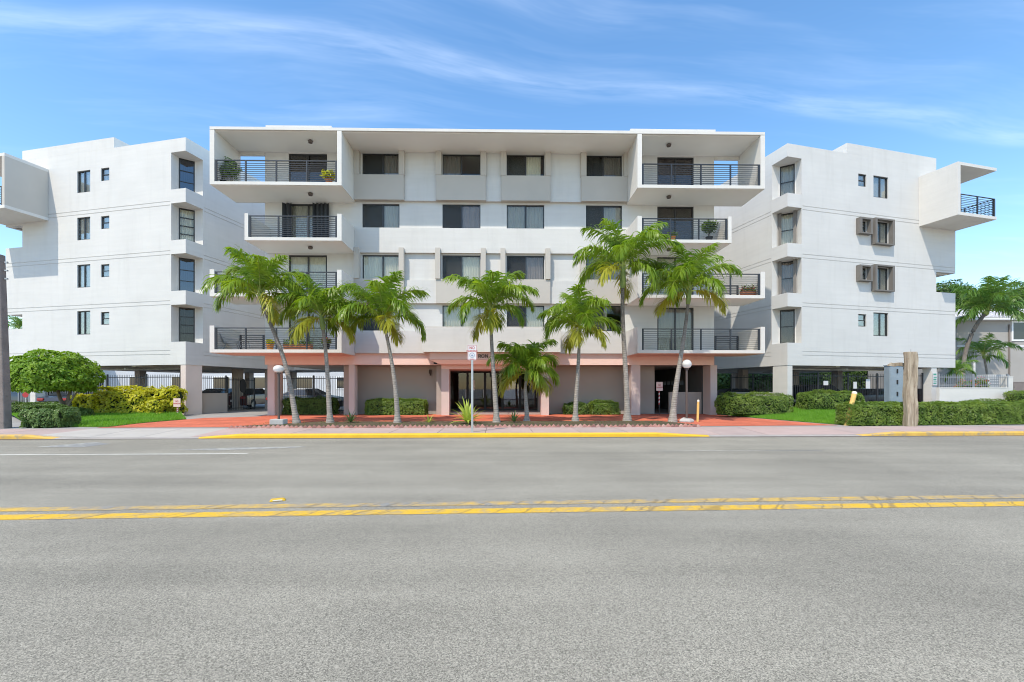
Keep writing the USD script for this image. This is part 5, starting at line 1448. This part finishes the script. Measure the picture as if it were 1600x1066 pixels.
# weathered timber stump with a splintered rail behind it
q = ground(1422.5, 665.5, 0.13)
sy = q[1]
stp = node("timber_stump", (q[0], q[1], 0), 0, label="thick weathered timber post stump, flat-cut on top, standing at the sidewalk", cat="post")
zt = depth(1422, 550, sy)[2]
tr_ = Manifold.batch_hull([rbox(-0.20, 0.215, -0.13, 0.13, 0.09, 0.2, 0.03), rbox(-0.18, 0.185, -0.12, 0.12, zt - 0.06, zt, 0.02)]).refine_to_length(0.08)
v, f, _ = meshkit.arrays(tr_)
dv = (meshkit.fbm(np.c_[v[:, 0] * 9, v[:, 1] * 9, v[:, 2] * 1.5], 3, 5) - 0.5) * 0.07
v[:, :2] += np.sign(v[:, :2]) * dv[:, None]
obj("trunk", trimesh.Trimesh(v, f, process=False), M["timber"], stp, smooth=35)
obj("spike", tube([(0.02, 0, zt - 0.02), (0.02, 0, zt + 0.10)], 0.012, 6), M["galv"], stp)
ps = depth(1408, 570, sy + 0.35)
brk = node("broken_plank", (ps[0], ps[1], 0), 4, label="splintered grey timber sticking out behind the stump above the cabinet", cat="plank")
pl = Manifold.batch_hull([bx(-0.42, 0.5, -0.05, 0.05, ps[2] - 0.06, ps[2] + 0.07), bx(-0.58, -0.5, -0.02, 0.02, ps[2] - 0.06, ps[2] - 0.02)]).refine_to_length(0.05)
v, f, _ = meshkit.arrays(pl)
v[:, 2] += (meshkit.fbm(np.c_[v[:, 0] * 7, v[:, 1] * 9, v[:, 2] * 4], 3, 9) - 0.5) * 0.14
obj("wood", trimesh.Trimesh(v, f, process=False), M["timber"], brk)
# steel cabinet
sy = 19.0
q = depth(1399, 640, sy)
cb = node("utility_cabinet", (q[0], q[1], 0), 2, label="tall grey-blue steel cabinet behind the hedge with three dark latches", cat="cabinet")
zt = depth(1399, 571.5, sy)[2]
obj("body", rbox(-0.25, 0.34, 0, 0.28, 0.10, zt, 0.015), M["cabinet"], cb)
obj("door", rbox(-0.235, 0.325, -0.018, -0.001, 0.2, zt - 0.05, 0.008), M["cabinet"], cb)
obj("top", bx(-0.27, 0.36, -0.03, 0.30, zt + 0.001, zt + 0.03), M["cabinet"], cb)
for v_ in (580, 597, 615.5):
    z_ = depth(1400, v_, sy)[2]
    obj("latch", rbox(0.03, 0.09, -0.05, -0.019, z_ - 0.085, z_ + 0.085, 0.012), M["black"], cb)

# ------------------------------------------------------------------ balcony furnishings (things standing on the balconies)
def potted(lx, ly, z, h, label, pot_mat, seed, mat="hedge", spread=0.35, n=500, pot=(0.17, 0.13, 0.26), size=0.12, flower=None, name="potted_plant", stem=True):
    r = np.random.default_rng(seed)
    w = bw(lx, ly)
    t = node(name, (w[0], w[1], z), label=label, cat="potted plant")
    pr = np.array([(0.001, 0), (pot[1], 0), (pot[0], pot[2]), (pot[0] + 0.015, pot[2]), (pot[0] + 0.015, pot[2] + 0.03), (pot[0] - 0.02, pot[2] + 0.03), (pot[0] - 0.03, pot[2] - 0.03), (0.001, pot[2] - 0.03)])
    obj("pot", trimesh.creation.revolve(pr, sections=18), M[pot_mat], t)
    top = pot[2]
    if stem:
        for k in range(3):
            obj("stem", tube(spline([(0, 0, top - 0.05), (r.normal(0, 0.06), r.normal(0, 0.06), top + (h - top) * 0.4), (r.normal(0, 0.14), r.normal(0, 0.1), top + (h - top) * 0.8)], 7), np.linspace(0.02, 0.008, 7), 5), M["bark"], t)
    d = r.normal(0, 1, (n, 3)); d /= np.linalg.norm(d, axis=1, keepdims=True)
    cz = top + (h - top) * (0.66 if stem else 0.5)
    P = np.array([0, 0, cz]) + d * np.array([spread, spread, (h - top) * (0.40 if stem else 0.5)]) * (r.uniform(0.3, 1, n) ** 0.6 * (0.7 + 0.6 * meshkit.noise(d * 2.5 + seed, seed)))[:, None]
    obj("foliage", leaves(P, d + [0, 0, 0.3], size, r, 0.6, 0.5), M[mat], t)
    if flower:
        idx = r.choice(n, 70)
        obj("flowers", leaves(P[idx] + [0, 0, 0.03], d[idx], 0.08, r, 0.5, 0.9), M[flower], t)
potted(lx_at(362, -1.2), -1.2, FL[3], 1.45, "leggy small tree in a dark pot on the top left balcony", "black", 71, "hedge_grey", 0.42, 520, size=0.15)
potted(lx_at(349, -1.5), -1.5, FL[3], 1.0, "slender leafy plant beside the leggy tree, top left balcony corner", "black", 72, "hedge_grey", 0.25, 220, size=0.13)
potted(lx_at(514, -1.75), -1.75, FL[3], 0.72, "yellow-leaved plant at the right end of the top left balcony", "terracotta", 73, "croton", 0.38, 420, size=0.14, stem=False)
potted(lx_at(422, -1.6), -1.6, FL[0], 0.55, "spiky plant in an orange pot on the lowest left balcony", "orange_pot", 74, "croton", 0.2, 200, size=0.12, stem=False)
potted(lx_at(510, -1.7), -1.7, FL[0], 0.62, "pink-flowered plant on the lowest left balcony", "black", 75, "hedge", 0.24, 260, flower="petal_pink", stem=False)
potted(lx_at(1108, -1.6), -1.6, FL[2], 1.1, "bushy dark plant on the narrow right balcony", "black", 77, "hedge_dark", 0.4, 520, size=0.14)
potted(lx_at(1050, -1.7), -1.7, FL[2], 0.5, "low plant on the narrow right balcony near the door", "orange_pot", 78, "hedge_grey", 0.3, 200, stem=False)
# trough planters
def trough(lx0, lx1, ly, z, label, mat, fl, seed):
    r = np.random.default_rng(seed)
    w = bw((lx0 + lx1) / 2, ly)
    L2 = (lx1 - lx0) / 2
    t = node("flower_trough", (w[0], w[1], z), math.degrees(TH), label=label, cat="planter")
    obj("trough", Manifold.batch_hull([bx(-L2 * 0.95, L2 * 0.95, -0.11, 0.11, 0, 0.01), bx(-L2, L2, -0.14, 0.14, 0.26, 0.28)]) - bx(-L2 + 0.03, L2 - 0.03, -0.11, 0.11, 0.22, 1), M[mat], t)
    n = 420
    P = np.c_[r.uniform(-L2, L2, n), r.normal(0, 0.10, n), 0.24 + np.abs(r.normal(0, 0.13, n))]
    obj("foliage", leaves(P, np.tile([0, -0.4, 1.0], (n, 1)), 0.10, r, 0.8), M["hedge"], t)
    if fl:
        P = np.c_[r.uniform(-L2, L2, 80), r.normal(-0.03, 0.10, 80), 0.34 + np.abs(r.normal(0, 0.10, 80))]
        obj("flowers", leaves(P, np.tile([0, -0.5, 1.0], (80, 1)), 0.075, r, 0.6, 0.9), M[fl], t)
trough(lx_at(444, -1.7), lx_at(488, -1.7), -1.7, FL[0], "long terracotta trough of low plants on the lowest left balcony", "terracotta", None, 81)
trough(lx_at(1158, -1.7), lx_at(1179, -1.7), -1.7, FL[1], "terracotta planter with orange flowers on the wide right balcony", "terracotta", "petal_red", 82)
# lounge chair on the lowest left balcony
w = bw(lx_at(360, -1.2), -1.2)
ch = node("lounge_chair", (w[0], w[1], FL[0]), 35, label="grey metal lounge chair on the lowest left balcony", cat="chair")
for sy_ in (-0.27, 0.27):
    obj("leg", tube([(-0.32, sy_, 0.0), (-0.20, sy_, 0.42)], 0.018, 6), M["grey_steel"], ch)
    obj("leg", tube([(0.42, sy_, 0.0), (0.28, sy_, 0.40)], 0.018, 6), M["grey_steel"], ch)
    obj("armrest", tube([(-0.32, sy_ * 1.05, 0.62), (0.35, sy_ * 1.05, 0.60), (0.42, sy_ * 1.05, 0.2)], 0.018, 6), M["grey_steel"], ch)
obj("seat", moved(tm(rbox(-0.28, 0.42, -0.26, 0.26, 0, 0.035, 0.012)), (0, 0, 0.38), ry=-0.12), M["grey_steel"], ch)
obj("backrest", moved(tm(rbox(-0.02, 0.02, -0.26, 0.26, 0, 0.75, 0.012)), (-0.28, 0, 0.40), ry=-0.42), M["grey_steel"], ch)
w = bw(lx_at(384, -1.3), -1.3)
tb = node("side_table", (w[0], w[1], FL[0]), 10, label="small grey metal side table next to the lounge chair", cat="table")
obj("tabletop", cyl(0.26, 0.025, n=24).translate([0, 0, 0.45]), M["grey_steel"], tb)
for k in range(3):
    a_ = k * 2.1
    obj("leg", tube([(0.22 * math.cos(a_), 0.22 * math.sin(a_), 0), (0.12 * math.cos(a_), 0.12 * math.sin(a_), 0.45)], 0.014, 6), M["grey_steel"], tb)

# ------------------------------------------------------------------ cars parked in the garage and the left yard
def car(x, y, rot, mat, label, kind="sedan", Lc=4.5):
    t = node("parked_car", (x, y, 0.12), rot, label=label, cat="car", group="cars parked in the garages and yard")
    hw = 0.88
    if kind == "sedan":
        side = [(-2.2, 0.30), (-2.25, 0.72), (-2.15, 0.92), (-1.45, 1.0), (-0.75, 1.40), (0.35, 1.43), (1.10, 1.02), (1.95, 0.88), (2.22, 0.66), (2.2, 0.30)]
        green = [(-1.30, 1.03), (-0.70, 1.36), (0.33, 1.385), (0.95, 1.04)]
    else:
        side = [(-2.2, 0.35), (-2.28, 0.85), (-2.2, 1.05), (-1.95, 1.55), (-1.7, 1.68), (0.2, 1.70), (1.0, 1.15), (1.95, 1.02), (2.22, 0.75), (2.2, 0.35)]
        green = [(-2.0, 1.12), (-1.75, 1.58), (0.18, 1.62), (0.88, 1.16)]
    S = CrossSection([np.array(side)[::-1] if signed(side) < 0 else np.array(side)]).extrude(2.2).translate([0, 0, -1.1]).rotate([90, 0, 0])
    zt = max(p[1] for p in side)
    fr = [(-hw, 0.2), (hw, 0.2), (hw + 0.02, 0.62), (hw - 0.02, 0.98), (hw - 0.24, zt + 0.02), (-hw + 0.24, zt + 0.02), (-hw + 0.02, 0.98), (-hw - 0.02, 0.62)]
    Fm = CrossSection([np.array(fr)]).extrude(6).translate([0, 0, -3]).rotate([90, 0, 90])
    pl = [(-2.3, -0.62), (-2.1, -hw), (1.7, -hw - 0.02), (2.15, -0.66), (2.3, -0.3), (2.3, 0.3), (2.15, 0.66), (1.7, hw + 0.02), (-2.1, hw), (-2.3, 0.62)]
    Pm = CrossSection([np.array(pl)]).extrude(3)
    body = (S ^ Fm) ^ Pm
    arches = Manifold()
    wl = [(-1.35, -1), (-1.35, 1), (1.38, -1), (1.38, 1)]
    for wx, sg in wl:
        arches += cyl(0.36, 0.5, n=24).rotate([90, 0, 0]).translate([wx, sg * 0.95 + 0.25, 0.33])
    body = body - arches
    obj("body", body, M[mat], t, smooth=28)
    g = np.array(green)
    GS = CrossSection([g[::-1] if signed(green) < 0 else g]).extrude(2.2).translate([0, 0, -1.1]).rotate([90, 0, 0])
    fr2 = [(p[0] * 1.012, p[1]) for p in fr]
    G = (GS ^ CrossSection([np.array(fr2)]).extrude(6).translate([0, 0, -3]).rotate([90, 0, 90]))
    obj("side_glass", G - bx(-3, 3, -0.5, 0.5, 0, 3), M["car_glass"], t)
    # windscreens: thin slabs on the sloping lines
    for (p0, p1) in ((np.array(side[6 if kind == "sedan" else 6]), np.array(side[5])), (np.array(side[3]), np.array(side[4] if kind == "sedan" else side[4]))):
        d = p1 - p0; nrm = np.array([-d[1], d[0]]); nrm /= np.linalg.norm(nrm); nrm *= np.sign(nrm[1] + 1e-9)
        a_, b_ = p0 + d * 0.08, p1 - d * 0.08
        pts = np.array([[a_[0], sg * (hw - 0.10), a_[1]] for sg in (-1, 1)] + [[b_[0], sg * (hw - 0.27), b_[1]] for sg in (-1, 1)])
        off = np.array([nrm[0], 0, nrm[1]])
        obj("windscreen", Manifold.hull_points(np.vstack([pts + off * 0.012, pts - off * 0.02])), M["car_glass"], t)
    for wx, sg in wl:
        wnod = node("wheel", parent=t)
        obj("tyre", (cyl(0.32, 0.2, n=28) - cyl(0.2, 0.3, n=24).translate([0, 0, -0.05])).translate([0, 0, -0.1]).rotate([90, 0, 0]).translate([wx, sg * 0.78, 0.32]), M["tyre"], wnod, smooth=40)
        obj("rim", cyl(0.2, 0.12, n=24).translate([0, 0, -0.06]).rotate([90, 0, 0]).translate([wx, sg * 0.80, 0.32]), M["galv"], wnod)
    for sg in (-1, 1):
        obj("headlight", rbox(2.02, 2.19, sg * 0.60 - 0.17, sg * 0.60 + 0.17, 0.66, 0.80, 0.03), M["lamp_glass"], t)
        obj("tail_light", rbox(-2.27, -2.10, sg * 0.62 - 0.16, sg * 0.62 + 0.16, 0.72, 0.88, 0.03), M["tail_red"], t)
    obj("number_plate", bx(-2.285, -2.262, -0.17, 0.17, 0.52, 0.66), M["sign_white"], t)
    return t
def carp(u, y):
    return ((u - CU) / F * y, y)
car(*carp(48, 29.5), 172, "car_dark", "dark car behind the tall grey fence left of the mushroom-shaped tree", "suv")
car(*carp(128, 28.5), 100, "car_dark", "black car parked nose-in behind the mushroom-shaped tree")
car(*carp(232, 33.5), 178, "car_white", "white car behind the yellow croton bushes")
car(*carp(262, 31.0), 95, "car_dark", "dark car parked beside the inner pillar of the left garage")
car(*carp(345, 37), 90, "car_grey", "grey car deep in the garage seen through the short run of pickets")
car(*carp(392, 33), 92, "car_red", "dark red car behind the pedestrian gate")
car(*carp(482, 28.8), 4, "car_grey", "dark grey car behind the fence of the pink-framed bay")
car(*carp(1150, 31.5), 2, "car_dark", "dark car behind the low wall of the right courtyard")
car(*carp(1283, 32.0), 15, "car_dark", "dark car behind the clipped hedge right of the corner pillar", "suv")
car(*carp(1362, 31.0), 17, "car_grey", "grey car behind the white notices on the fence")
car(*carp(1437, 31.5), 100, "car_red", "red car glimpsed through the narrow gate at the right")
# road-works style sign boards in the left yard
q = depth(46, 600, 26.9)
ob = node("orange_board", (q[0], q[1], 0), 8, label="small orange board behind the fence left of the mushroom-shaped tree", cat="sign")
obj("post", bx(-0.02, 0.02, -0.02, 0.02, 0.1, 2.1), M["galv"], ob)
obj("plate", bx(-0.10, 0.12, -0.035, -0.021, 1.68, 2.12), M["orange_pot"], ob)
q = depth(40.5, 617, 26.9)
ro = node("red_disc_sign", (q[0], q[1], 0), 8, label="small round red sign behind the tall grey fence", cat="sign")
obj("post", bx(-0.02, 0.02, -0.02, 0.02, 0.1, 1.3), M["galv"], ro)
obj("disc", cyl(0.17, 0.012, n=8).rotate([90, 0, 0]).translate([0, -0.022, q[2]]), M["sign_red"], ro)

# ------------------------------------------------------------------ neighbouring buildings
def house(cx_, cy_, w_, d_, h_, rot, label, mat="house", roof="roof_tile", wins=(), hip=1.3, eave=0.5, name="neighbour_house"):
    t = node(name, (cx_, cy_, 0), rot, label=label, cat="house")
    obj("wall", bx(-w_ / 2, w_ / 2, -d_ / 2, d_ / 2, 0.0, h_), M[mat], t)
    e = eave
    obj("eave", bx(-w_ / 2 - e, w_ / 2 + e, -d_ / 2 - e, d_ / 2 + e, h_ + 0.001, h_ + 0.16), M["frame_white"], t)
    z0 = h_ + 0.162
    if hip:
        rf = Manifold.hull_points(np.array([(sx * (w_ / 2 + e), sy * (d_ / 2 + e), z0) for sx in (-1, 1) for sy in (-1, 1)] + [(sx * (w_ / 2 - d_ * 0.38), 0, z0 + hip) for sx in (-1, 1)]))
        obj("roof", rf, M[roof], t)
        # rows of barrel tiles on the street slope
        n_rows = int((d_ / 2 + e) / 0.42)
        for k in range(n_rows):
            f_ = (k + 0.5) / n_rows
            y_ = -(d_ / 2 + e) * (1 - f_)
            zz = z0 + hip * f_
            half = (w_ / 2 + e) * (1 - f_) + (w_ / 2 - d_ * 0.38) * f_
            v_, fx = [], []
            n_ = int(2 * half / 0.11)
            xs = np.linspace(-half, half, n_)
            wave = 0.035 * np.abs(np.sin(np.arange(n_) * PI / 3))
            sl = hip / (d_ / 2 + e)
            V = np.r_[np.c_[xs, np.full(n_, y_ - 0.21), zz - 0.21 * sl + 0.03 + wave], np.c_[xs, np.full(n_, y_ + 0.20), zz + 0.20 * sl + 0.012 + wave]]
            kk = np.arange(n_ - 1)
            obj("tile_course", trimesh.Trimesh(V, np.r_[np.c_[kk, kk + 1, n_ + kk + 1], np.c_[kk, n_ + kk + 1, n_ + kk]], process=False), M[roof], t)
    for (x0, x1, z0_, z1_) in wins:
        wnd = node("window", parent=t)
        y_ = -d_ / 2
        obj("frame", bx(x0, x1, y_ - 0.05, y_ - 0.002, z0_, z1_) - bx(x0 + 0.12, x1 - 0.12, y_ - 1, y_ + 1, z0_ + 0.12, z1_ - 0.12), M["frame_white"], wnd)
        obj("pane", bx(x0 + 0.12, x1 - 0.12, y_ - 0.02, y_ - 0.004, z0_ + 0.12, z1_ - 0.12), M["car_glass"], wnd)
    return t
hy = 36.0
hp = depth(1500, 606, hy)
xr = depth(1582, 517, hy)[0]; zb0, zb1 = depth(1582, 533, hy)[2], depth(1582, 502, hy)[2]
hc = hp[0] + 7.0
h1 = house(hc, hy + 4.5, 14.5, 9.0, depth(1560, 501, hy)[2], 0, "grey stucco neighbouring house with a white tiled roof at the right", wins=[(xr - hc - 0.1, xr - hc + 1.8, zb0, zb1), (4.2, 5.8, zb0, zb1)], hip=1.5)
obj("pipe", tube([(depth(1576, 500, hy)[0] - hc, -4.56, 0.2), (depth(1576, 500, hy)[0] - hc, -4.56, 6.6)], 0.05, 6), M["old_concrete"], h1)
obj("string_course", bx(-7.25, 7.25, -4.53, -4.502, depth(1580, 542, hy)[2], depth(1580, 540, hy)[2]), M["frame_white"], h1)
q = depth(1562, 596, 33.0)
ac = node("air_conditioner", (q[0], q[1], 0), 0, label="boxy grey air conditioning unit behind the garden fence", cat="air conditioner")
obj("housing", rbox(-0.85, 0.75, 0, 0.8, 0.6, 2.55, 0.04), M["metal_grey"], ac)
for k in range(8):
    obj("grille_slat", bx(-0.7, 0.6, -0.03, -0.001, 0.85 + 0.19 * k, 0.93 + 0.19 * k), M["grey_steel"], ac)
obj("stand", bx(-0.7, 0.6, 0.1, 0.7, 0.0, 0.6), M["concrete"], ac)
q = depth(1522, 570, 30.5)
vp = node("vent_pipe", (q[0], q[1], 0), 0, label="short white pipe standing behind the garden fence", cat="pipe")
obj("pipe", tube([(0, 0, 0.1), (0, 0, q[2] + 0.2)], 0.07, 10), M["sign_white"], vp)
obj("cap", cyl(0.09, 0.05, n=12).translate([0, 0, q[2] + 0.2]), M["metal_grey"], vp)
q = depth(1615, 610, 27.5)
wall_thing("boundary_wall", depth(1584, 634, 27.2), depth(1660, 634, 27.4), 1.95, "old_concrete", "dark concrete block wall at the far right edge")
# left and rear
q = depth(20, 606, 52)
house(q[0] - 2, q[1] + 6, 16, 12, depth(20, 516, 52)[2], 4, "white flat-roofed building beyond the left wing", mat="far_white", hip=0, wins=[(-3, -1.5, 3, 4.5), (2, 3.5, 3, 4.5)], name="white_building")
q = depth(330, 606, 56)
house(q[0], q[1] + 5, 40, 10, 5.2, 2, "long pale building across the yard behind the left garage", mat="far_white", hip=0, wins=[(x_, x_ + 2.2, 1.4, 3.0) for x_ in (-15, -10, -5, 0, 5, 10, 15)], name="rear_building")
q = depth(1210, 606, 62)
house(q[0], q[1] + 5, 36, 10, 4.2, 0, "pale building behind the trees at the back of the right garage", mat="house", hip=0, wins=[(x_, x_ + 1.6, 1.2, 2.6) for x_ in (-14, -7, 0, 7, 14)], name="rear_building")
